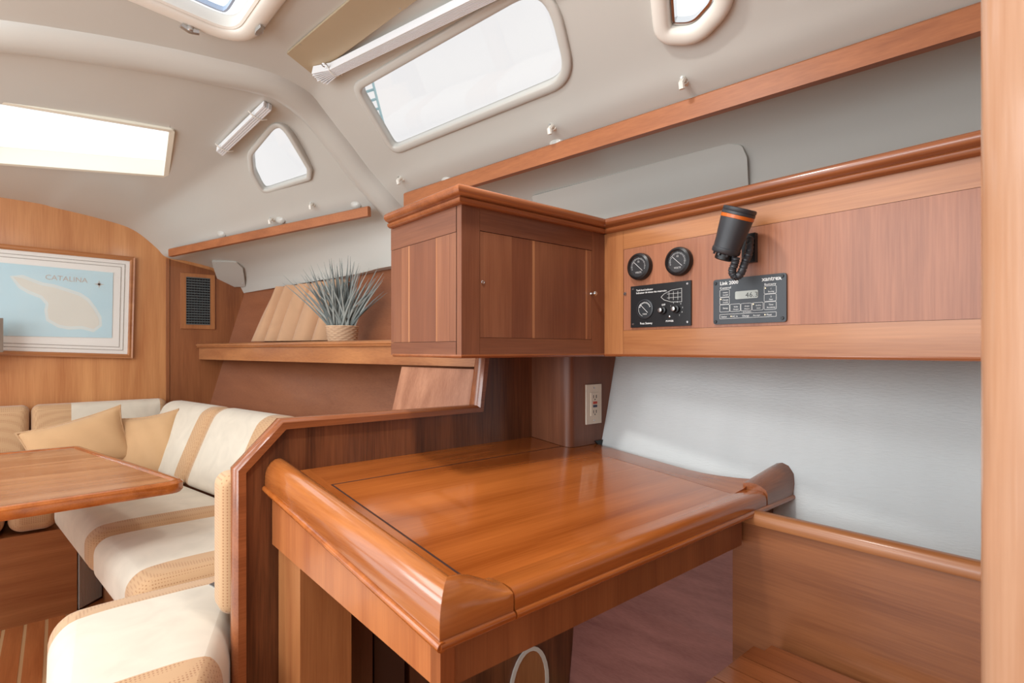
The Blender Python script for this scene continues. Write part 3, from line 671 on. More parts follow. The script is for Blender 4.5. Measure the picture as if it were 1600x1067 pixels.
# gauges
def gauge(px, py, d_px, label, ang):
    F = FX(px, py); t = thing('gauge', F.translation-V((0, 0, 0.033)), label, 'gauge')
    r = 0.0335
    b = BM(); lathe(b, [(r, 0), (r+0.0005, 0.008), (r-0.001, 0.014), (r-0.006, 0.017), (r-0.008, 0.0145)], F, 36, cap=False); obj('bezel', b, M['black'], t, smooth=True)
    b = BM(); lathe(b, [(r-0.0075, 0.001), (r-0.0075, 0.012)], F, 32); obj('dial', b, M['dial'], t)
    b = BM()
    for a in range(-110, 111, 10):
        q = math.radians(a+90+0); d = V((math.cos(q), math.sin(q), 0)); 
        m_ = F @ Matrix.Translation((d.x*0.0195, d.y*0.0195, 0.0123)) @ Matrix.Rotation(q, 4, 'Z'); l_ = 0.003 if a % 30 else 0.0045
        hexa(b, [m_ @ V(c) for c in ((-l_/2, -0.0004, 0), (l_/2, -0.0004, 0), (l_/2, 0.0004, 0), (-l_/2, 0.0004, 0), (-l_/2, -0.0004, 0.0003), (l_/2, -0.0004, 0.0003), (l_/2, 0.0004, 0.0003), (-l_/2, 0.0004, 0.0003))])
    text(b, 'VOLTS', 0.006, F @ Matrix.Translation((0, -0.017, 0.0123)), 'CENTER'); text(b, '12', 0.006, F @ Matrix.Translation((0, 0.010, 0.0123)), 'CENTER')
    obj('dial_marks', b, M['print'], t)
    b = BM(); q = math.radians(ang); d = V((math.cos(q), math.sin(q), 0))
    sweep(b, [F @ V((-d.x*0.017, -d.y*0.017, 0.0135)), F @ V((d.x*0.018, d.y*0.018, 0.0135))], circ(0.0006, 6), F.to_3x3() @ V((0, 0, 1))); obj('needle', b, M['print'], t)
    b = BM(); lathe(b, [(r-0.0078, 0.0150), (r-0.0078, 0.0158)], F, 32); obj('glass', b, M['pglass'], t)
    return t
gauge(1002, 417, 41, 'round black gauge beside the cabinet, left one of the pair', 138)
gauge(1063, 409, 44, 'round black gauge nearer the lamp, right one of the pair', 138)
# tank level panel
def plateX(pts, thick, r, mat, nm, par):
    b = BM(); q = [oX(px, py, XP-0.0005) for px, py in pts]; q = rpoly(q, r, 4) if r else q; prism(b, q, (-thick, 0, 0)); return obj(nm, b, mat, par)
y0, y1 = oX(987, 0+545, XP).y, oX(1081, 545, XP).y; z1 = oX(987, 448, XP).z; z0 = oX(987, 512, XP).z
tk = thing('tank_gauge_panel', V((XP, (y0+y1)/2, z0)), 'black rectangular tank level panel with one dial and two knobs', 'panel')
wT = y0-y1; hT = z1-z0; FT = frame((XP, y0, z0), (0, -1, 0), (0, 0, 1))
def plate(F, w_, h_, t, r, mat, nm, par, z=0.0):
    b = BM(); q = [F @ V(c) for c in ((0, 0, z), (w_, 0, z), (w_, h_, z), (0, h_, z))]; q = rpoly(q, r, 4) if r else q
    prism(b, q, (F.to_3x3() @ V((0, 0, 1)))*t); return obj(nm, b, mat, par)
def quadline(b, F, pts, wd_=0.0006, closed=False, z=0.0):
    n = F.to_3x3() @ V((0, 0, 1)); sweep(b, [F @ V((x, y, z)) for x, y in pts], [(-wd_/2, 0), (wd_/2, 0), (wd_/2, 0.0003), (-wd_/2, 0.0003)], n, closed=closed)
plate(FT, wT, hT, 0.004, 0, M['black'], 'face_plate', tk)
Z4 = 0.0041; b = BM()
def tx(b, F, s, u, v, size, W_, H_, al='LEFT', bold=0.0, sp=1.0): text(b, s, size, F @ Matrix.Translation((u*W_, v*H_, Z4)), al, 0.00015, bold, sp)
tx(b, FT, 'Tank-level indicator', 0.10, 0.87, 0.0062, wT, hT, bold=0.0001); tx(b, FT, 'Indicateur de niveau des reservoirs', 0.10, 0.805, 0.0062, wT, hT, bold=0.0001)
tx(b, FT, 'OFF', 0.57, 0.48, 0.006, wT, hT, 'CENTER', 0.0001); tx(b, FT, 'POWER', 0.67, 0.10, 0.006, wT, hT, 'CENTER', 0.0001); tx(b, FT, 'Ross Seaway', 0.17, 0.07, 0.007, wT, hT, bold=0.0001)
for i, s in enumerate('1234567'):
    a = math.radians(150-35*i); text(b, s, 0.0045, FT @ Matrix.Translation((0.78*wT+0.017*math.cos(a)-0.001, 0.38*hT+0.017*math.sin(a)-0.0015, Z4)), 'CENTER', 0.00015)
quadline(b, FT, [(x*wT, y*hT) for x, y in ((0.86, 0.84), (0.70, 0.82), (0.58, 0.75), (0.53, 0.68), (0.58, 0.61), (0.70, 0.55), (0.86, 0.54))], 0.0007, True, Z4)
for pts_ in (((0.63, 0.74), (0.85, 0.74)), ((0.63, 0.65), (0.85, 0.65)), ((0.66, 0.78), (0.66, 0.61)), ((0.73, 0.79), (0.73, 0.59)), ((0.80, 0.79), (0.80, 0.59))): quadline(b, FT, [(x*wT, y*hT) for x, y in pts_], 0.0006, False, Z4)
obj('lettering', b, M['print'], tk)
Fg = FT @ Matrix.Translation((0.26*wT, 0.43*hT, 0.004)) @ Matrix.Diagonal((1.18, 1.18, 1, 1)); b = BM(); lathe(b, [(0.0205, 0), (0.0205, 0.003), (0.018, 0.0042), (0.0175, 0.003)], Fg @ Matrix.Scale(1.0, 4), 32, cap=False); dl = obj('dial_ring', b, M['rubber'], tk, smooth=True)
b = BM(); lathe(b, [(0.0178, 0), (0.0178, 0.002)], Fg, 28); obj('dial', b, M['dial'], tk)
b = BM()
for a in range(20, 161, 14):
    q = math.radians(a); m_ = Fg @ Matrix.Translation((math.cos(q)*0.0135, math.sin(q)*0.0135, 0.0021)) @ Matrix.Rotation(q, 4, 'Z')
    hexa(b, [m_ @ V(c) for c in ((-0.0014, -0.0007, 0), (0.0014, -0.0007, 0), (0.0014, 0.0007, 0), (-0.0014, 0.0007, 0), (-0.0014, -0.0007, 0.0003), (0.0014, -0.0007, 0.0003), (0.0014, 0.0007, 0.0003), (-0.0014, 0.0007, 0.0003))])
quadline(b, Fg, [(-0.010, 0.009), (0.008, -0.008)], 0.001, False, 0.003); text(b, 'TANK', 0.004, Fg @ Matrix.Translation((0, -0.012, 0.0021)), 'CENTER', 0.00015)
quadline(b, Fg, [(0.0155*math.cos(math.radians(a)), 0.0155*math.sin(math.radians(a))) for a in range(130, 260, 12)], 0.0006, False, 0.0021); obj('dial_marks', b, M['print'], tk)
for u, v in ((0.57, 0.37), (0.78, 0.38)):
    Fk = FT @ Matrix.Translation((u*wT, v*hT, 0.004)); b = BM(); lathe(b, [(0.0095, 0), (0.009, 0.007), (0.006, 0.008), (0.0055, 0.015)], Fk, 20); kn = obj('knob', b, M['black'], tk, smooth=True)
    b = BM(); lathe(b, [(0.0052, 0.015), (0.0052, 0.0165), (0.004, 0.0172)], Fk, 16); obj('knob_cap', b, M['alu'], kn, smooth=True)
b = BM(); lathe(b, [(0.003, 0), (0.003, 0.002), (0.0018, 0.003)], FT @ Matrix.Translation((0.67*wT, 0.22*hT, 0.004)), 12); obj('indicator_lamp', b, M['chrome'], tk, smooth=True)
for u, v in ((0.045, 0.93), (0.95, 0.93), (0.045, 0.08), (0.95, 0.08)):
    b = BM(); lathe(b, [(0.003, 0), (0.0025, 0.0015)], FT @ Matrix.Translation((u*wT, v*hT, 0.004)), 10); obj('screw', b, M['chrome'], tk, smooth=True)
# battery monitor
y0, y1 = oX(1116, 545, XP).y, oX(1230, 545, XP).y; z1 = oX(1116, 438, XP).z; z0 = oX(1116, 507, XP).z
wL = y0-y1; hL = z1-z0; FL = frame((XP, y0, z0), (0, -1, 0), (0, 0, 1))
lk = thing('battery_monitor', V((XP, (y0+y1)/2, z0)), 'grey battery monitor with small screen and keypad, below the lamp', 'monitor')
plate(FL, wL, hL, 0.004, 0.006, M['slate'], 'face_plate', lk)
b = BM()
tx(b, FL, 'Link 2000', 0.10, 0.87, 0.0105, wL, hL, bold=0.0002); tx(b, FL, 'xantrex', 0.69, 0.87, 0.0125, wL, hL, bold=0.0003)
tx(b, FL, 'Control', 0.10, 0.78, 0.0066, wL, hL, sp=1.2, bold=0.0001); tx(b, FL, 'Battery', 0.72, 0.775, 0.0066, wL, hL, sp=1.2, bold=0.0001)
def key(u0, v0, u1, v1, a_, b_=''):
    r = 0.012; quadline(b, FL, [(u*wL, v*hL) for u, v in ((u0+r, v0), (u1-r, v0), (u1, v0+r), (u1, v1-r), (u1-r, v1), (u0+r, v1), (u0, v1-r), (u0, v0+r))], 0.0006, True, Z4)
    cu = (u0+u1)/2+0.01; cv = (v0+v1)/2
    if b_: tx(b, FL, a_, cu, cv+0.005, 0.0046, wL, hL, 'CENTER'); tx(b, FL, b_, cu, cv-0.05, 0.0040, wL, hL, 'CENTER')
    else: tx(b, FL, a_, cu, cv-0.015, 0.0052, wL, hL, 'CENTER')
key(0.10, 0.60, 0.24, 0.76, 'Invert', 'On/Off'); key(0.10, 0.44, 0.24, 0.59, 'Charge', 'On/Off'); key(0.10, 0.27, 0.24, 0.43, 'Setup')
key(0.25, 0.27, 0.395, 0.43, 'Volts', 'Output'); key(0.405, 0.27, 0.55, 0.43, 'Amps', 'Output'); key(0.56, 0.27, 0.705, 0.43, 'A-Hrs', 'Used'); key(0.72, 0.27, 0.875, 0.43, 'Time', 'Remaining')
key(0.72, 0.60, 0.875, 0.76, '1', 'Starting'); key(0.72, 0.44, 0.875, 0.59, '2', 'Data')
quadline(b, FL, [(u*wL, v*hL) for u, v in ((0.10, 0.12), (0.875, 0.12), (0.875, 0.215), (0.10, 0.215))], 0.0006, True, Z4)
for u, s in ((0.12, 'Status'), (0.28, 'AC in'), (0.42, 'Charge'), (0.57, 'Accept'), (0.75, 'Float')): tx(b, FL, s, u, 0.145, 0.0052, wL, hL)
tx(b, FL, '- A Function -', 0.42, 0.23, 0.004, wL, hL); obj('lettering', b, M['print'], lk)
b = BM()
for u, v in ((0.115, 0.555), (0.575, 0.40), (0.265, 0.165), (0.73, 0.165), (0.735, 0.72)): box_c = FL @ V((u*wL, v*hL, Z4)); lathe(b, [(0.0012, 0), (0.0012, 0.0006)], FL @ Matrix.Translation((u*wL, v*hL, 0.004)), 8)
obj('indicator_lights', b, plain('warm_led', srgb(255, 228, 180), 0.3, emit=1.0), lk)
b = BM(); q = [FL @ V((u*wL, v*hL, 0.0041)) for u, v in ((0.325, 0.53), (0.64, 0.53), (0.64, 0.70), (0.325, 0.70))]; prism(b, rpoly(q, 0.003, 3), (-0.001, 0, 0)); sc = obj('screen', b, M['lcd'], lk)
b = BM(); text(b, '46.3', 0.015, FL @ Matrix.Translation((0.47*wL, 0.555*hL, 0.0053)), 'LEFT', 0.0002, 0, 1.05); obj('digits', b, M['ink'], sc)
for u, v in ((0.035, 0.92), (0.95, 0.94), (0.035, 0.06), (0.95, 0.08)):
    b = BM(); lathe(b, [(0.0036, 0), (0.0032, 0.0022)], FL @ Matrix.Translation((u*wL, v*hL, 0.004)), 12); obj('screw', b, M['black'], lk, smooth=True)
# flexible chart lamp
mp_ = oX(1174, 412, XP); lt = thing('chart_lamp', oX(1172, 420, XP), 'black chart lamp with an orange band on a ribbed flexible neck', 'lamp')
yl0, yl1 = oX(1163, 545, XP).y, oX(1184, 545, XP).y; b = BM(); zl1 = oX(1174, 366, XP).z; zl0 = oX(1174, 411, XP).z
box(b, (XP-0.012, yl1, zl0), (XP-0.0005, yl0, zl1)); obj('mounting_plate', b, M['black'], lt, bevel=0.002)
Xh = XP-0.075
ht = oX(1157, 325, Xh); hb = oX(1133, 396, Xh+0.004); ax = (ht-hb).normalized(); L_ = (ht-hb).length
Fh = frame(hb, ax.cross(V((1, 0, 0))), V((1, 0, 0)).cross(ax.cross(V((1, 0, 0)))).normalized())
zax = ax; xax = V((-1, 0, 0)); xax = (xax-zax*xax.dot(zax)).normalized(); yax = zax.cross(xax)
Fh = Matrix(((xax.x, yax.x, zax.x, hb.x), (xax.y, yax.y, zax.y, hb.y), (xax.z, yax.z, zax.z, hb.z), (0, 0, 0, 1)))
R0 = 0.0285
b = BM(); lathe(b, [(R0*0.6, -0.002*1), (R0*0.90, 0.0), (R0*0.98, L_*0.03), (R0*0.98, L_*0.11), (R0*0.94, L_*0.12), (R0*0.97, L_*0.33), (R0*1.03, L_*0.50), (R0*1.09, L_*0.72), (R0*1.10, L_*0.775)], Fh, 36); hd = obj('head', b, M['rubber'], lt, smooth=True)
b = BM(); lathe(b, [(R0*1.10, L_*0.765), (R0*1.125, L_*0.77), (R0*1.125, L_*0.84), (R0*1.09, L_*0.845)], Fh, 36); obj('band', b, M['orange'], lt, smooth=True, label='translucent orange band')
b = BM(); lathe(b, [(R0*1.09, L_*0.835), (R0*1.14, L_*0.85), (R0*1.14, L_*0.90), (R0*1.10, L_*0.91), (R0*1.14, L_*0.925), (R0*1.14, L_*0.985), (R0*1.05, L_), (R0*0.85, L_*1.0)], Fh, 36); obj('cap_ring', b, M['rubber'], lt, smooth=True)
b = BM()
for k in range(9):
    a = 2*math.pi*k/9; m_ = Fh @ Matrix.Rotation(a, 4, 'Z'); hexa(b, [m_ @ V(c) for c in ((R0*0.72, -0.002, -0.005), (R0*0.84, -0.002, -0.005), (R0*0.84, 0.002, -0.005), (R0*0.72, 0.002, -0.005), (R0*0.72, -0.002, 0.001), (R0*0.84, -0.002, 0.001), (R0*0.84, 0.002, 0.001), (R0*0.72, 0.002, 0.001))])
obj('grip_lugs', b, M['rubber'], hd)
b = BM(); lathe(b, [(R0*0.5, -0.014), (R0*0.62, -0.012), (R0*0.62, 0.0)], Fh, 20); obj('socket', b, M['black'], lt, smooth=True)
pth = catm([oX(1172, 372, XP-0.02), oX(1170, 395, XP-0.035), oX(1164, 410, XP-0.05), oX(1157, 428, XP-0.06), oX(1149, 432, XP-0.062), oX(1144, 424, XP-0.068), oX(1148, 412, XP-0.07), oX(1150, 402, XP-0.072)], 10)
b = BM(); sweep(b, pth, circ(0.0065, 12), (1, 0.01, 0), scale=[1+0.28*abs(math.sin(i*math.pi/2.5)) for i in range(len(pth))]); obj('flexible_neck', b, M['rubber'], lt, smooth=True)

# ================================================================ NAVIGATOR'S SEAT
XB = 1.13
b = BM(); box(b, (XB, -0.8, 0.0), (XB+0.02, 0.583, H-0.362)); sb = struct('seat_side_board', b, wd('mid', 'y'), 'low teak board along the outboard side of the seat, lengthwise grain')
b = BM(); sweep(b, [D(XB+0.008, 0.575, -0.360), D(XB+0.008, -0.8, -0.354)], [(-0.02, -0.012), (0.018, -0.012), (0.02, -0.004), (0.016, 0.008), (0.006, 0.014), (-0.008, 0.014), (-0.018, 0.008), (-0.022, -0.002)], (0, 0, 1)); obj('cap_rail', b, wd('light', 'y'), sb, smooth=True, label='rounded paler cap rail')
st = thing('slatted_seat', D(0.85, 0.2, -1.1), 'navigator seat of dark teak slats below the chart table', 'seat')
k = 0; sw = 0.052
for k in range(12):
    x1 = 1.105-k*sw; yf = 0.50-0.012*(k == 0)
    zoff = -0.012 if k == 0 else 0.0
    b = BM(); box(b, (x1-sw+0.003, -0.35, H-0.615+zoff), (x1, yf, H-0.590+zoff)); obj('slat', b, wd('trim', 'y'), st, bevel=0.006 if k else 0.010, seg=3)
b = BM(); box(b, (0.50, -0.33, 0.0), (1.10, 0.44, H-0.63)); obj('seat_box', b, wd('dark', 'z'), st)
for yy in (0.40, 0.0, -0.3):
    b = BM(); box(b, (0.5, yy-0.02, H-0.63), (1.09, yy+0.02, H-0.616)); obj('cross_batten', b, wd('dark', 'x'), st)

# ================================================================ RAILS
def railobj(name, pts, h_, t_, label, group, cap_px):
    up = (0, 0, 1); b = BM(); prof = [(-t_/2, -h_/2), (t_/2, -h_/2), (t_/2, h_/2-0.005), (t_/2-0.005, h_/2), (-t_/2+0.005, h_/2), (-t_/2, h_/2-0.005)]
    sweep(b, pts, prof, up); o = obj(name, b, wd('rail', 'y'), smooth=True); tag(o, label, 'rail', group)
    for px_, py_ in cap_px:
        p, n = onL(px_, py_); F = frame(p, V((0, 0, 1)).cross(n), V((0, 0, 1))) @ Matrix.Diagonal((1.0, 0.8, 1, 1)); b = BM()
        lathe(b, [(0.028, -0.008), (0.024, 0.001), (0.015, 0.006), (0.005, 0.008)], F, 18); obj('bracket', b, M['gel'], o, smooth=True, label='white moulded bracket')
    return o
def RL(Y, z=0.593, q=1.285): return V((q-0.12*Y, Y, H+z))
railobj('fiddle_rail', [RL(1.90), RL(1.5), RL(1.0), RL(0.4), RL(-0.5)], 0.054, 0.022, 'long teak fiddle rail along the cabin side above the instrument panel', None,
        [(696, 280), (868, 222), (1084, 156)])
e0 = oY(577, 330, 2.10); e1 = oY(266, 395, 3.36)
railobj('fiddle_rail', [e0, lerp(e0, e1, 0.5), e1], 0.042, 0.020, 'shorter teak fiddle rail over the saloon shelf, forward of the beam', None,
        [(345, 364), (437, 342), (555, 318)])

# ================================================================ FITTINGS ON THE LINER
def patch(pxs, off, thick, mat, name, label, cat, r=0.01, extra=None):
    q, n = planar(pxs); q = rpoly([p+n*off for p in q], r, 5); b = BM(); prism(b, q, n*thick); o = obj(name, b, mat, bevel=min(0.002, thick*0.4)); tag(o, label, cat); return o, n, q
o, n, q = patch([(830, 306), (1140, 223), (1160, 226), (1168, 245), (1171, 305), (880, 372)], 0.0005, 0.006, M['gel'], 'access_cover', 'long white access cover in the recess above the instrument panel', 'cover', 0.012)
p, n = onL(1163, 272, 0.004); 
bt = BM(); lathe(bt, [(0.011, -0.004), (0.011, 0.004), (0.007, 0.008)], frame(p, n.cross(V((0, 0, 1))), V((0, 0, 1))), 16); tag(obj('button_cap', bt, M['gel'], smooth=True), 'round white screw cap at the end of the access cover', 'cap')
sp, n, q = patch([(331, 407), (370, 408), (380, 418), (384, 446), (345, 448)], -0.006, 0.014, M['gel'], 'vent_cover', 'small white moulded cover box at the forward end of the shelf recess', 'cover', 0.012)
for px, py in ((337, 411), (366, 412), (349, 444), (379, 442)):
    b = BM(); pc_ = oP(px, py, q[0]+n*0.015, n); lathe(b, [(0.003, 0), (0.0025, 0.0016)], frame(pc_, n.cross(V((0, 0, 1))), V((0, 0, 1))), 8); obj('screw', b, M['alu'], sp)
hk = None
for i, (px, py, lab) in enumerate(((631, 282, 'small white hook below the forward corner of the long side window'), (867, 203, 'small white hook below the aft corner of the long side window'), (1072, 132, 'small white hook below the portlight'),
                                  (491, 322, 'small white hook below the triangular window'), (428, 345, 'small white hook above the shorter fiddle rail'))):
    p, n = onL(px, py); F = frame(p, V((0, 0, 1)).cross(n), V((0, 0, 1))) @ Matrix.Scale(1.6, 4)
    if hk is None:
        b = BM(); s_ = 1.0
        sweep(b, [V((0, 0.006, -0.002)), V((0, 0.004, 0.010)), V((0, -0.004, 0.016)), V((0, -0.012, 0.014))], circ(0.0045, 8), (1, 0, 0)); lathe(b, [(0.006, -0.002), (0.006, 0.004)], Matrix.Translation((0, 0.004, 0)), 12)
        hk = obj('hook', b, M['plastic'], smooth=True, org=(0, 0, 0)); h = hk
        b = BM(); lathe(b, [(0.0022, 0.010), (0.0022, 0.014)], Matrix.Translation((0, 0.005, 0.002)), 8); hs_ = obj('screw', b, M['alu'], hk, org=(0, 0, 0))
    else:
        h = hk.copy(); COL.objects.link(h); c_ = hs_.copy(); COL.objects.link(c_); c_.parent = h
    h.matrix_world = F; tag(h, lab, 'hook', 'hooks on the cabin side')
# tan board and rolled pleated blind beside the long window
q, n = planar([(449, 80), (491, 114), (640, 4), (560, -6)]); q[2] = q[1]+(q[2]-q[1])*2.6; q[3] = q[0]+(q[1]-q[0]).length*0*V((1, 0, 0))+(q[2]-q[1])
b = BM(); prism(b, [p+n*0.001 for p in q], n*0.008); bo = obj('headliner_board', b, M['tanboard']); tag(bo, 'tan board screwed to the ceiling inboard of the long side window', 'board')
for s_, t_ in ((0.05, 0.06), (0.90, 0.05), (0.08, 0.33), (0.92, 0.36), (0.08, 0.62), (0.92, 0.66)):
    p = q[0]*(1-s_)*(1-t_)+q[1]*s_*(1-t_)+q[2]*s_*t_+q[3]*(1-s_)*t_; b = BM(); lathe(b, [(0.004, 0), (0.0032, 0.002)], frame(p+n*0.009, n.cross(V((0, 1, 0))), V((0, 1, 0))), 10); obj('screw', b, M['alu'], bo)
pa, na = onL(498, 110, 0.026); pb, nb2 = onL(748, -10, 0.026)
bl = thing('window_blind', pa, 'folded white pleated blind tied above the long side window', 'blind')
dv = (pb-pa).normalized(); sd = na.cross(dv).normalized()
for k in range(8):
    b = BM(); o_ = sd*(k-3.5)*0.0045; sk = dv*(abs(k-3)*0.004+random.uniform(-0.004, 0.004)); ln = pb+dv*0.3
    st_ = pa+sk+o_*1.8; md_ = pa+dv*0.09+o_*0.9
    sweep(b, [st_-na*0.002, md_, ln+o_*0.9], [(-0.0014, -0.014), (0.0014, -0.014), (0.0014, 0.012), (-0.0014, 0.012)], na); obj('pleat', b, M['blind'], bl)
b = BM(); sweep(b, catm([pa+dv*0.09+sd*0.024+na*0.0, pa+dv*0.092+sd*0.012+na*0.016, pa+dv*0.092-sd*0.012+na*0.016, pa+dv*0.09-sd*0.026-na*0.004, pa+dv*0.075-sd*0.038-na*0.01], 5), circ(0.0016, 6), dv); obj('tie_cord', b, M['plastic'], bl, smooth=True)
b = BM(); c_ = pa+dv*0.088+sd*0.030; sweep(b, [c_+na*0.004+(dv*math.cos(a)+sd*math.sin(a))*0.009 for a in [2*math.pi*k/14 for k in range(14)]], circ(0.0016, 6), na, closed=True); obj('tie_ring', b, M['alu'], bl, smooth=True)
pa, na = onL(343, 233, 0.014); pb, _ = onL(418, 160, 0.014)
b2 = thing('window_blind', pa, 'small folded white blind above the triangular window', 'blind'); dv = (pb-pa).normalized(); sd = na.cross(dv).normalized()
for k in range(4):
    b = BM(); o_ = sd*(k-1.5)*0.008; sweep(b, [pa+o_+dv*0.004*k, pb+o_+dv*0.003*(k % 2)], [(-0.003, -0.012), (0.003, -0.012), (0.003, 0.010), (-0.003, 0.010)], na); obj('pleat', b, M['blind'], b2)
for t in (0.12, 0.82):
    b = BM(); c_ = lerp(pa, pb, t); sweep(b, [c_+sd*0.034, c_+sd*0.016+na*0.012, c_-sd*0.016+na*0.012, c_-sd*0.034], circ(0.0025, 6), dv); obj('clip', b, M['plastic'], b2, smooth=True)
# pale fitting outside the long window
a0 = O+ray(570, 112)*3.4; a1 = O+ray(594, 205)*3.4; a2 = a0+(a1-a0)*(a0.z/(a0.z-a1.z)); sd = (O+ray(584, 160)*3.4)-(O+ray(572, 164)*3.4); sd.normalize()
ol = thing('ladder', V((a2.x, a2.y, 0)), 'pale blue ladder seen outside through the long side window', 'ladder'); mt = plain('pale_blue_paint', srgb(170, 205, 212), 0.5)
for s_ in (-1, 1): b = BM(); sweep(b, [a0+sd*s_*0.032, a2+sd*s_*0.032], circ(0.008, 8), (0.1, 1, 0)); obj('side_rail', b, mt, ol)
for t in [k*0.16 for k in range(34)]:
    if a0.z+(a1.z-a0.z)*t < 0.02: break
    b = BM(); c_ = lerp(a0, a1, t); sweep(b, [c_-sd*0.032, c_+sd*0.032], circ(0.008, 8), (0, 0.1, 1)); obj('rung', b, mt, ol)

# ================================================================ SALOON SHELF, CURTAIN, PLANT
XF = lambda Y: 1.0905-0.1364*Y
y_a, y_b = 1.246, 3.493
sh = thing('shelf', D(0.95, 2.3, -0.054), 'long teak shelf with moulded front edge along the hull above the settee', 'shelf')
zs = 0.022
b = BM(); hexa(b, [D(XF(y_a)+0.01, y_a, zs-0.018), D(hullF(y_a, 0)+0.0, y_a, zs-0.018), D(hullF(y_b, 0), y_b, zs-0.018), D(XF(y_b)+0.01, y_b, zs-0.018),
                   D(XF(y_a)+0.01, y_a, zs), D(hullF(y_a, 0), y_a, zs), D(hullF(y_b, 0), y_b, zs), D(XF(y_b)+0.01, y_b, zs)]); obj('shelf_board', b, wd('mid', 'y'), sh)
b = BM(); hexa(b, [D(XF(y_a), y_a, -0.052), D(XF(y_a)+0.018, y_a, -0.052), D(XF(y_b)+0.018, y_b, -0.06), D(XF(y_b), y_b, -0.06), D(XF(y_a), y_a, 0.014), D(XF(y_a)+0.018, y_a, 0.014), D(XF(y_b)+0.018, y_b, 0.008), D(XF(y_b), y_b, 0.008)]); obj('fascia', b, wd('light', 'y'), sh, bevel=0.002)
b = BM(); sweep(b, [D(XF(y_b), y_b, 0.014), D(XF(y_a), y_a, 0.016)], [(-0.018, -0.008), (0.010, -0.008), (0.014, -0.004), (0.011, 0.0), (0.016, 0.004), (0.016, 0.010), (0.010, 0.015), (-0.018, 0.015)], (0, 0, 1)); obj('edge_moulding', b, wd('light', 'y'), sh, smooth=True)
yl = 1.62
b = BM(); lk_ = 0.25
hexa(b, [D(XF(y_a)+0.016-0.30*lk_, y_a, -0.36), D(XF(y_a)+0.032-0.30*lk_, y_a, -0.36), D(XF(yl)+0.032-0.30*lk_, yl, -0.36), D(XF(yl)+0.016-0.30*lk_, yl, -0.36), D(XF(y_a)+0.016, y_a, -0.06), D(XF(y_a)+0.032, y_a, -0.06), D(XF(yl)+0.032, yl, -0.06), D(XF(yl)+0.016, yl, -0.06)])
tag(obj('locker_panel', b, wood('locker_teak', srgb(192, 136, 104), srgb(152, 98, 70), 'z', 0.4, 0.1, 0.35)), 'pale teak locker panel slanting down under the shelf beside the partition', 'panel')
# curtain
b = BM(); nU = 130; nV = 10; rows_ = []
for i in range(nU+1):
    u = i/nU; r_ = []
    for j in range(nV+1):
        v = j/nV; z = 0.04+(0.335-0.04)*v; Y = 3.04+(2.47-3.04)*u
        Y += (1-v)*0.05*(1-u)
        amp = 0.040*(1-0.5*v); ph = 2*math.pi*(4.6*u+0.25*math.sin(3*u)+0.1*math.sin(2*v))
        Y += 0.024*(1-0.4*v)*math.cos(ph+0.4)
        X = hullF(Y, z)-0.058-amp*math.sin(ph)-0.006*math.sin(2.3*ph+1+v*2)*(0.5+v)
        r_.append(D(X, Y, z))
    rows_.append(r_)
b = slab(rows_, (0.0015, 0, 0)); cu = obj('curtain', b, M['curtain'], smooth=True); tag(cu, 'gathered tan curtain on the hull side behind the potted grass', 'curtain')
b = BM(); sweep(b, [D(hullF(3.06, 0.335)-0.035, 3.06, 0.322), D(hullF(2.46, 0.335)-0.035, 2.46, 0.322)], circ(0.004, 8), (0, 0, 1)); obj('curtain_wire', b, M['alu'], cu, smooth=True)
# plant
pr = ray(535, 545); dd = 2.33; pc_ = V((pr.x*dd, pr.y*dd, H+zs)); pl = thing('potted_grass', pc_, 'spiky grey-green artificial grass in a small woven pot on the shelf', 'plant')
b = BM(); hp = 0.075
for k in range(9):
    z = 0.004+k*hp/9; r = 0.056+0.008*k/8; pts_ = []
    for a in range(48): q_ = 2*math.pi*a/48; rr = r+0.0022*math.sin(q_*12+(k % 2)*math.pi); pts_.append(pc_+V((rr*math.cos(q_), rr*math.sin(q_), z+0.0035)))
    sweep(b, pts_, circ(0.0046, 6), (0, 0, 1), closed=True)
pot = obj('pot', b, plain('woven_rush', srgb(206, 172, 140), 0.8, var=0.2), pl, smooth=True, label='woven rush pot')
b = BM(); lathe(b, [(0.052, 0), (0.058, hp-0.01)], Matrix.Translation(pc_), 20); obj('soil', b, M['darkin'], pl)
greys = [plain('blade_%d' % i, srgb(*c), 0.6, var=0.2) for i, c in enumerate(((122, 128, 124), (92, 100, 98), (146, 150, 144)))]
right = V((CS, -SN, 0)); fwd = V((SN, CS, 0))
for k in range(140):
    a = random.uniform(-1, 1); sp_ = a*abs(a)**0.2; hgt = random.uniform(0.20, 0.335)*(1-0.25*abs(a)); f_ = random.uniform(-0.5, 0.35)
    base = pc_+right*(random.uniform(-0.04, 0.04)+sp_*0.012)+fwd*random.uniform(-0.03, 0.03)+V((0, 0, hp-0.015))
    tip = right*sp_*random.uniform(0.10, 0.235)+fwd*f_*0.12+V((0, 0, hgt))
    dr = right*sp_*0.05
    pts_ = [base+tip*t+dr*(t*t-t)*1.0 for t in (0, 0.25, 0.5, 0.75, 1)]
    b = BM(); sweep(b, pts_, [(-0.0035, 0), (0, 0.0012), (0.0035, 0), (0, -0.0006)], fwd+V((0.01, 0, 0)), scale=[1, 1.05, 0.9, 0.6, 0.1]); obj('leaf', b, greys[k % 3], pl)

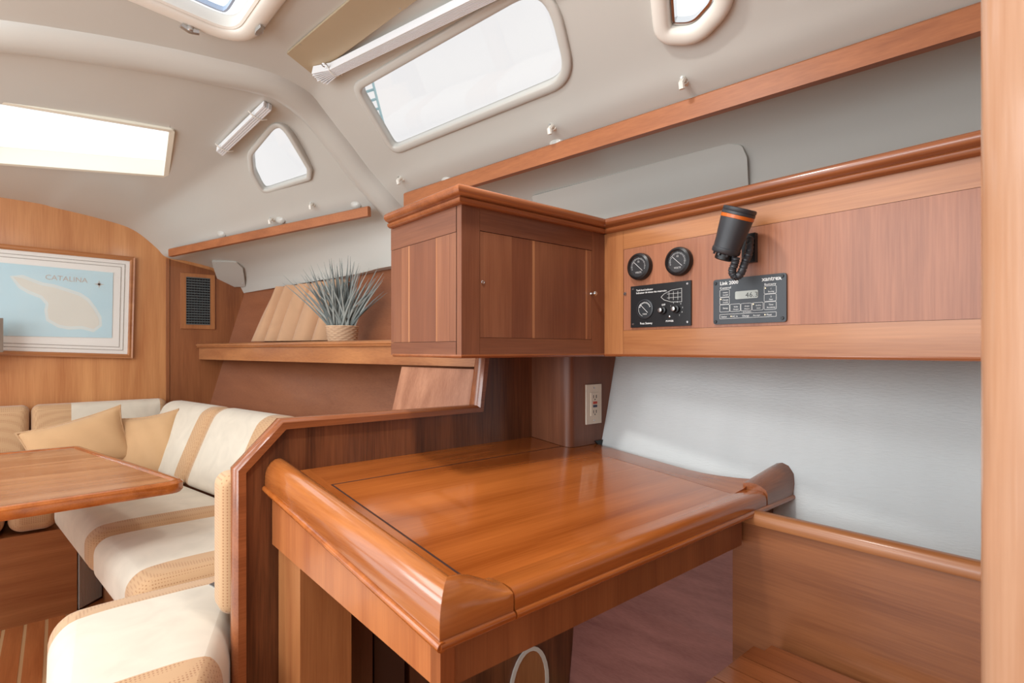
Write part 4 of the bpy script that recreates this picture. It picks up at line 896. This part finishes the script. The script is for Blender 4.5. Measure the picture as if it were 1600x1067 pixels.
# ================================================================ BULKHEAD: PICTURE AND VENT
YQ = YB-0.02
def oq(px, py, y=YQ): return oY(px, py, y)
tr, br = oq(211, 402), oq(207, 560); tl, bl_ = oq(0, 381), oq(0, 555)
tl = tr+(tl-tr)*1.16; bl_ = br+(bl_-br)*1.16
pic = thing('framed_map', lerp(bl_, br, 0.5), 'large framed pale blue island map on the forward bulkhead', 'picture')
fw = 0.022
def insq(q, d): return inset(rpoly(q, 0), V((0, -1, 0)), 0) if d == 0 else [p+((q[i-1]-p).normalized()+(q[(i+1) % 4]-p).normalized())*d for i, p in enumerate(q)]
Q = [tl, tr, br, bl_]
b = BM(); sweep(b, insq(Q, fw/2), [(-fw/2, -0.018), (fw/2, -0.018), (fw/2, 0.002), (fw*0.2, 0.008), (-fw*0.2, 0.004), (-fw/2, 0.008)], (0, -1, 0), closed=True); obj('frame', b, wd('light', 'x'), pic, smooth=True, label='light wooden picture frame')
Q1 = insq(Q, fw); b = BM(); prism(b, [p+V((0, 0.008, 0)) for p in Q1], (0, 0.006, 0)); obj('mat_board', b, M['paper'], pic, label='white mat with thin double lines')
for d in (0.020, 0.036):
    b = BM(); sweep(b, [p+V((0, 0.0075, 0)) for p in insq(Q1, d)], [(-0.0012, 0), (0.0012, 0), (0.0012, 0.001), (-0.0012, 0.001)], (0, -1, 0), closed=True); obj('mat_line', b, M['paperline'], pic)
Q2 = [oq(-20, 408), oq(177, 426), oq(175, 528), oq(-20, 524)]
sea, t_, p_ = newmat('printed_sea'); N = t_.nodes; L = t_.links; tc = N.new('ShaderNodeTexCoord'); nn = N.new('ShaderNodeTexNoise'); nn.inputs['Scale'].default_value = 6
L.new(tc.outputs['Object'], nn.inputs['Vector']); mx = N.new('ShaderNodeMix'); mx.data_type = 'RGBA'; mx.inputs['A'].default_value = srgb(186, 220, 232); mx.inputs['B'].default_value = srgb(206, 232, 238)
L.new(nn.outputs['Fac'], mx.inputs['Factor']); L.new(mx.outputs['Result'], p_.inputs['Base Color'])
b = BM(); prism(b, [p+V((0, 0.005, 0)) for p in Q2], (0, 0.002, 0)); sheet = obj('map_sheet', b, sea, pic, label='pale blue printed sea')
isl = [(20, 432), (34, 434), (52, 441), (66, 446), (84, 449), (106, 456), (124, 462), (136, 470), (146, 483), (154, 497), (155, 507), (146, 514), (128, 509), (108, 510), (92, 507), (76, 498), (74, 484), (76, 474), (66, 462), (46, 454), (32, 446)]
def grow(k): 
    cx = sum(p[0] for p in isl)/len(isl); cy = sum(p[1] for p in isl)/len(isl); out = []
    for i, (x, y) in enumerate(isl):
        a = V((x, y, 0)); t = V(isl[(i+1) % len(isl)]+(0,))-V(isl[i-1]+(0,)); nrm = V((t.y, -t.x, 0)).normalized(); out.append((x+nrm.x*k, y+nrm.y*k))
    return out
for k, yy, c, nm, lb_ in ((5, 0.0048, (222, 232, 230), 'shoal', 'pale shoal ring round the island'), (0, 0.0042, (224, 224, 214), 'island', 'printed cream island')):
    b = BM(); prism(b, [oq(x, y)+V((0, yy, 0)) for x, y in grow(k)], (0, 0.0005, 0)); obj(nm, b, plain('map_'+nm, srgb(*c), 0.7, var=0.06), sheet, label=lb_)
b = BM(); text(b, 'CATALINA', 0.034, frame(oq(70, 436)+V((0, 0.0045, 0)), (1, 0, -0.03), (0, 0, 1)), 'LEFT', 0.0002)
pc2 = oq(155, 444)+V((0, 0.0045, 0))
for a in range(8):
    q_ = a*math.pi/4; r_ = 0.022 if a % 2 == 0 else 0.012; d = V((math.cos(q_), 0, math.sin(q_))); e = V((-math.sin(q_), 0, math.cos(q_)))*0.004
    prism(b, [pc2+e, pc2+d*r_, pc2-e], (0, 0.0003, 0))
obj('map_lettering', b, plain('map_ink', srgb(198, 186, 176), 0.7), sheet)
b = BM(); prism(b, [p+V((0, 0.001, 0)) for p in Q1], (0, 0.001, 0)); obj('glass', b, M['pglass'], pic)
# small dark frame just entering at the left edge
fA, fB = oY(-70, 495, 3.35), oY(5, 550, 3.35); sf = thing('small_frame', V(((fA.x+fB.x)/2, 3.35, fB.z)), 'grey wooden frame just entering at the left edge in front of the map', 'frame')
Qs = [V((fA.x, 3.35, fA.z)), V((fB.x, 3.35, fA.z)), V((fB.x, 3.35, fB.z)), V((fA.x, 3.35, fB.z))]
b = BM(); sweep(b, insq(Qs, 0.008), [(-0.008, -0.01), (0.008, -0.01), (0.008, 0.006), (-0.008, 0.006)], (0, -1, 0), closed=True); obj('frame', b, wood('grey_wood', srgb(128, 112, 98), srgb(92, 78, 66), 'z'), sf)
b = BM(); prism(b, [p+V((0, 0.002, 0)) for p in insq(Qs, 0.014)], (0, 0.004, 0)); obj('backing', b, plain('rust_print', srgb(160, 110, 90), 0.6), sf)
mxx = (fA.x+fB.x)/2; b = BM(); box(b, (mxx-0.01, 3.356, H-0.085), (mxx+0.01, 3.366, fB.z+0.02)); box(b, (mxx-0.01, 3.366, H-0.085), (mxx+0.01, YB, H-0.077)); obj('wall_bracket', b, M['darkin'], sf)
# vent grille
va = oY(282, 424, YB-0.006); vb_ = oY(336, 515, YB-0.006); vx0, vx1, vz0, vz1 = va.x, vb_.x, vb_.z, oY(336, 430, YB).z
vg = thing('vent_grille', V(((vx0+vx1)/2, YB-0.006, vz0)), 'black louvred vent in a teak frame on the forward bulkhead', 'vent')
Qv = [V((vx0, YB-0.010, vz1)), V((vx1, YB-0.010, vz1)), V((vx1, YB-0.010, vz0)), V((vx0, YB-0.010, vz0))]
b = BM(); sweep(b, insq(Qv, 0.014), [(-0.014, -0.006), (0.014, -0.006), (0.012, 0.004), (-0.012, 0.004)], (0, -1, 0), closed=True); obj('frame', b, wd('light', 'z'), vg)
ix0, ix1, iz0, iz1 = vx0+0.027, vx1-0.027, vz0+0.027, vz1-0.027
b = BM(); box(b, (ix0, YB-0.0055, iz0), (ix1, YB-0.0045, iz1)); obj('backing', b, M['black'], vg)
n_ = 19
b0 = BM(); box(b0, (ix0, YB-0.017, iz0-0.001), (ix1, YB-0.006, iz0+0.004)); lv = obj('louvre', b0, plain('grey_green_louvre', srgb(84, 92, 92), 0.4), vg)
for k in range(1, n_):
    c = lv.copy(); COL.objects.link(c); c.location.z += k*(iz1-iz0)/(n_-1)
b0 = BM(); box(b0, (ix0-0.001, YB-0.013, iz0), (ix0+0.003, YB-0.006, iz1)); lv2 = obj('mullion', b0, M['rubber'], vg)
for k in range(1, 10):
    c = lv2.copy(); COL.objects.link(c); c.location.x += k*(ix1-ix0)/9

# ================================================================ SETTEE
def cushion(P8, r, puff, stripe=None, nu=22, nv=16, nw=6, name='cushion', axis=0, pufft=None):
    """P8: bottom ring 0-3, top ring 4-7. u runs 0->1, v runs 0->3. stripe = edge fraction in tan"""
    P8 = [V(p) for p in P8]
    lu = (P8[1]-P8[0]).length; lv_ = (P8[3]-P8[0]).length; lw = (P8[4]-P8[0]).length
    hd = V((lu/2, lv_/2, lw/2))
    def lines(n, ln, extra=()):
        s = set([-1, 1]+list(extra)); k = min(0.45, r*1.0/(ln/2))
        for i in range(1, n): s.add(round(-1+2*i/n, 4))
        for t in (0.15, 0.4, 0.7, 1.0): s.add(round(-1+k*t, 4)); s.add(round(1-k*t, 4))
        return sorted(s)
    ex = []
    if stripe: ex = [-1+2*stripe[0], 1-2*stripe[1]]
    U = lines(nu, lu, ex if axis == 0 else ()); Vv = lines(nv, lv_, ex if axis == 1 else ()); Wl = lines(nw, lw)
    b = BM(); cache = {}
    def vert(u, v, w_):
        k = (round(u, 4), round(v, 4), round(w_, 4))
        if k in cache: return cache[k]
        p = V((u*hd.x, v*hd.y, w_*hd.z)); rr = min(r, hd.x*0.9, hd.y*0.9, hd.z*0.95)
        q = V([max(-(h_-rr), min(h_-rr, c)) for c, h_ in zip(p, hd)]); d = p-q
        if d.length > 1e-9: p = q+d.normalized()*min(rr, d.length if sum(abs(c) > 1e-6 for c in d) < 2 else rr)
        if d.length > 1e-9: p = q+d.normalized()*rr
        uu, vv_, ww = p.x/hd.x, p.y/hd.y, p.z/hd.z
        pf = puff*(1-uu**4)*(1-vv_**4)/ (lw/2)
        ww += pf*(1 if ww > 0 else 0.1)*abs(ww)
        a, c_, e = (uu+1)/2, (vv_+1)/2, (ww+1)/2
        lo_ = P8[0]*(1-a)*(1-c_)+P8[1]*a*(1-c_)+P8[2]*a*c_+P8[3]*(1-a)*c_; hi = P8[4]*(1-a)*(1-c_)+P8[5]*a*(1-c_)+P8[6]*a*c_+P8[7]*(1-a)*c_
        cache[k] = b.verts.new(lo_*(1-e)+hi*e); return cache[k]
    def face(a4, par):
        try: f = b.faces.new(a4)
        except ValueError: return
        if stripe:
            f.material_index = 1 if (par < ex[0] or par > ex[1]) else 0
        f.smooth = True
    for i in range(len(U)-1):
        for j in range(len(Vv)-1):
            par = ((U[i]+U[i+1])/2, (Vv[j]+Vv[j+1])/2)[axis]
            for w_ in (-1, 1): face([vert(U[i], Vv[j], w_), vert(U[i+1], Vv[j], w_), vert(U[i+1], Vv[j+1], w_), vert(U[i], Vv[j+1], w_)], par)
        for j in range(len(Wl)-1):
            for v in (-1, 1): face([vert(U[i], v, Wl[j]), vert(U[i+1], v, Wl[j]), vert(U[i+1], v, Wl[j+1]), vert(U[i], v, Wl[j+1])], (U[i]+U[i+1])/2 if axis == 0 else v)
    for i in range(len(Vv)-1):
        for j in range(len(Wl)-1):
            for u in (-1, 1): face([vert(u, Vv[i], Wl[j]), vert(u, Vv[i+1], Wl[j]), vert(u, Vv[i+1], Wl[j+1]), vert(u, Vv[i], Wl[j+1])], u if axis == 0 else (Vv[i]+Vv[i+1])/2)
    return b
def cush(P8, r, puff, label, cat, group, stripe=(0.16, 0.16), axis=0, mats=None, name='seat_cushion'):
    b = cushion(P8, r, puff, stripe, axis=axis); o = obj(name, b, mats or [M['cream'], M['tan']], smooth=True); tag(o, label, cat, group); return o
def ring8(pts, z0, z1, lean=None):
    lean = lean or [(0, 0)]*4
    return [D(x, y, z0) for x, y in pts]+[D(x+l[0], y+l[1], z1) for (x, y), l in zip(pts, lean)]
zs0, zs1 = -0.735, -0.60
seb = thing('settee_base', D(0.4, 2.4, -1.1), 'teak settee base wrapping round the saloon table', 'settee base')
b = BM(); box(b, (-0.95, 2.885, 0.0), (0.06, 3.49, H-0.742)); obj('forward_base', b, wd('light', 'x'), seb)
b = BM(); prism(b, [D(0.15, 2.985, -1.1), D(0.17, 1.63, -1.1), D(0.88, 1.63, -1.1), D(0.43, 3.485, -1.1), D(0.062, 3.49, -1.1), D(0.062, 3.0, -1.1)], (0, 0, 0.358)); obj('outboard_base', b, wd('light', 'z'), seb)
b = BM(); box(b, (0.02, 1.26, 0.0), (0.86, 1.60, H-0.756)); obj('aft_base', b, wd('light', 'z'), seb)
g0, g1 = D(0.064, 2.884, -1.1), D(0.146, 2.97, -1.1); gd = (g1-g0)/15
b = BM()
for k in range(15):
    c_ = g0+gd*(k+0.5); 
    for j in range(1): sweep(b, [c_+V((0, 0, 0.01)), c_+V((0, 0, 0.352))], circ(0.0035, 6), (0, 1, 0))
obj('ribbed_grille', b, plain('grey_aluminium', srgb(190, 190, 184), 0.5), seb, smooth=True, label='grey ribbed aluminium grille at the inner corner')
b = BM(); prism(b, [g0, g1, g1+V((0.01, -0.0, 0))+V((0, 0.01, 0)), g0+V((0, 0.02, 0))], (0, 0, 0.355)); obj('grille_backing', b, M['darkin'], seb)
# outboard seat cushions
xf = lambda y: 0.015+(2.65-y)*0.13            # front edge
xr = lambda y: 0.40+(2.669-y)*0.21            # back junction
def sq4(y0, y1, f=xf, k=xr): return [(f(y1), y1), (f(y0), y0), (k(y0)+0.05, y0), (k(y1)+0.05, y1)]
G = 'seat cushions round the saloon table'
cush(ring8(sq4(2.165, 2.90), zs0, zs1), 0.045, 0.02, 'striped seat cushion along the hull, partly under the table corner', 'cushion', G, (0.05, 0.13))
cush(ring8(sq4(1.63, 2.16), zs0, zs1), 0.045, 0.02, 'striped seat cushion along the hull between table corner and end seat', 'cushion', G, (0.07, 0.2))
# aft end seat (nearest)
ep = [(-0.018, 1.61), (-0.018, 1.05), (0.20, 1.05), (0.43, 1.61)]
cush(ring8(ep, zs0-0.015, zs1), 0.055, 0.02, 'cream end seat cushion nearest the camera beside the partition', 'cushion', G, (0.20, 0.20))
b = BM(); box(b, (0.0, 1.10, 0.0), (0.26, 1.245, H-0.756)); obj('end_base', b, wd('light', 'z'), seb)
# forward seat cushions
YF = 2.865
xc = [0.008, -0.158, -0.60, -1.0]
for i in range(3):
    cush(ring8([(xc[i+1]+0.004, YF), (xc[i]-0.004, YF), (xc[i]-0.004, 3.36), (xc[i+1]+0.004, 3.36)], zs0, zs1), 0.05, 0.012, ['tan seat cushion in front of the bulkhead, at the inner corner', 'tan seat cushion in front of the bulkhead, second from the corner', 'tan seat cushion in front of the bulkhead at the left edge'][i], 'cushion', G, None, mats=[M['tan']])
# backs: outboard
xbk = lambda y: 0.415+(2.669-y)*0.21
def back(y0, y1, st_, lab):
    th = 0.10; lean = 0.13
    bot = [(xbk(y1), y1), (xbk(y0), y0), (xbk(y0)+th, y0), (xbk(y1)+th, y1)]
    P8 = [D(x, y, -0.60) for x, y in bot]+[D(x+lean, y, -0.268) for x, y in bot]
    # thickness runs along v here; puff the inboard face by re-ordering so that w is the thickness
    a = P8; Q8 = [a[3], a[2], a[6], a[7], a[0], a[1], a[5], a[4]]
    return cush(Q8, 0.04, 0.016, lab, 'cushion', 'back cushions round the saloon table', st_, name='back_cushion')
back(2.722, 3.28, (0.02, 0.14), 'striped back cushion against the hull nearest the forward corner')
back(2.16, 2.715, (0.10, 0.22), 'striped back cushion against the hull half hidden by the partition')
back(1.66, 2.15, (0.2, 0.1), 'striped back cushion against the hull behind the partition')
# backs: forward
def fback(x0, x1, st_, lab):
    bot = [(x0, 3.33), (x1, 3.33), (x1, 3.44), (x0, 3.44)]; a = [D(x, y, -0.60) for x, y in bot]+[D(x, y+0.045, -0.268) for x, y in bot]
    Q8 = [a[3], a[2], a[6], a[7], a[0], a[1], a[5], a[4]]
    return cush(Q8, 0.03, 0.012, lab, 'cushion', 'back cushions round the saloon table', st_, name='back_cushion', mats=None if st_ else [M['tan']])
xq = lambda px: oY(px, 600, 3.36).x
fback(xq(48), xq(262), (0.27, 0.06), 'wide striped back cushion against the forward bulkhead')
fback(xq(-120), xq(45), None, 'tan back cushion against the forward bulkhead at the left edge')
# aft back cushion showing past the partition's edge
a = [D(x, y, -0.575) for x, y in ((0.262, 1.258), (0.66, 1.258), (0.66, 1.345), (0.262, 1.345))]; a += [V((p.x, p.y, H-0.27)) for p in a]
c_ = cush(a, 0.028, 0.0, 'tan back cushion standing on edge against the partition, seen past its end', 'cushion', 'back cushions round the saloon table', None, mats=[M['tan']], name='back_cushion')
# hinge
hp_ = oY(340, 916, 1.60); b = BM(); prism(b, [oZ(327, 915, -0.585), oZ(343, 908, -0.585), oZ(347, 912, -0.585), oZ(347, 926, -0.585)], (0, 0, 0.004)); hg = obj('hinge_plate', b, M['steel']); tag(hg, 'small steel hinge plate on the cushion beside the partition edge', 'hinge')
b = BM(); c_ = oZ(342, 917, -0.581); lathe(b, [(0.006, 0), (0.006, 0.004), (0.004, 0.006)], Matrix.Translation(c_), 12); obj('rivet', b, M['chrome'], hg, smooth=True)
# pillows
def pillow(c, ux, uy, sx, sy, th, lab):
    ux = V(ux).normalized(); n = ux.cross(V(uy)).normalized(); uy = n.cross(ux)
    b = BM(); N_ = 22
    def pt(u, v, s):
        f = (1-abs(u)**2.6)*(1-abs(v)**2.6); k = 1-0.10*(1-abs(u)**2)*abs(v)**3; k2 = 1-0.10*(1-abs(v)**2)*abs(u)**3
        wr = 0.003*math.sin(9*u+4*v)*f
        return V(c)+ux*u*sx*k2+uy*v*sy*k+n*s*(th*max(f, 0)**0.55+wr)
    for s in (1, -1):
        vv = [[b.verts.new(pt(-1+2*i/N_, -1+2*j/N_, s)) for j in range(N_+1)] for i in range(N_+1)]
        for i in range(N_):
            for j in range(N_): b.faces.new([vv[i][j], vv[i+1][j], vv[i+1][j+1], vv[i][j+1]])
    bmesh.ops.remove_doubles(b, verts=b.verts, dist=0.0002)
    o = obj('throw_pillow', b, M['pillow'], smooth=True); tag(o, lab, 'pillow', 'throw pillows in the forward corner')
    pe = [pt(-1+2*i/N_, -1, 0) for i in range(N_)]+[pt(1, -1+2*i/N_, 0) for i in range(N_)]+[pt(1-2*i/N_, 1, 0) for i in range(N_)]+[pt(-1, 1-2*i/N_, 0) for i in range(N_)]
    b = BM(); sweep(b, pe, circ(0.004, 6), n, closed=True); obj('piping', b, M['tan'], o, smooth=True); return o
c1 = oY(133, 692, 3.10); c2 = oY(230, 690, 3.10)
pillow(c1+V((-0.02, -0.03, -0.005)), oY(195, 672, 3.1)-oY(60, 712, 3.1), (0.25, 0.15, 1), 0.185, 0.125, 0.05, 'tan throw pillow tipped over, left one of the two')
pillow(c2+V((0.0, -0.05, -0.02)), (0.8, -0.35, 0.12), (0.04, 0.25, 1), 0.135, 0.16, 0.05, 'tan throw pillow upright in the corner, right one of the two')

# ================================================================ SALOON TABLE
tb = thing('saloon_table', D(-0.3, 2.2, -1.1), 'glossy teak saloon table with a rounded corner in front of the settee', 'table')
zt0 = -0.385
TQ = [D(0.292, 1.795, zt0), D(0.065, 2.72, zt0), D(-0.85, 2.72, zt0), D(-0.85, 1.72, zt0)]
tp = rpoly(TQ, [0.05, 0.03, 0.05, 0.05], 6); b = BM(); prism(b, [p-V((0, 0, 0.012)) for p in inset(tp, V((0, 0, 1)), 0.028)], (0, 0, 0.012)); obj('table_top', b, wood('table_teak', srgb(196, 144, 102), srgb(158, 104, 66), 'x', 0.2, 0.4, 0.5, ring_scale=5), tb)
b = BM(); sweep(b, inset(tp, V((0, 0, 1)), 0.014), [(-0.014, -0.028), (0.010, -0.028), (0.015, -0.018), (0.015, -0.004), (0.008, 0.004), (-0.006, 0.004), (-0.014, 0.0)] if False else [(-0.015, 0.0), (-0.008, 0.004), (0.006, 0.004), (0.014, -0.003), (0.014, -0.022), (0.008, -0.03), (-0.008, -0.03), (-0.015, -0.022)], (0, 0, 1), closed=True); obj('edge_fiddle', b, wd('desk', 'y'), tb, smooth=True)
b = BM(); lathe(b, [(0.12, 0), (0.12, 0.02), (0.05, 0.035), (0.05, 0.66), (0.10, 0.69), (0.10, 0.70)], Matrix.Translation(D(-0.3, 2.2, -1.1)), 28); obj('pedestal', b, M['steel'], tb, smooth=True)

for o in bpy.data.objects:
    if o.name.split('.')[0] in ('lettering', 'indicator_lights', 'dial_marks', 'map_lettering', 'digits', 'grip_lugs', 'socket_slots', 'ribbed_grille'): o['kind'] = 'stuff'
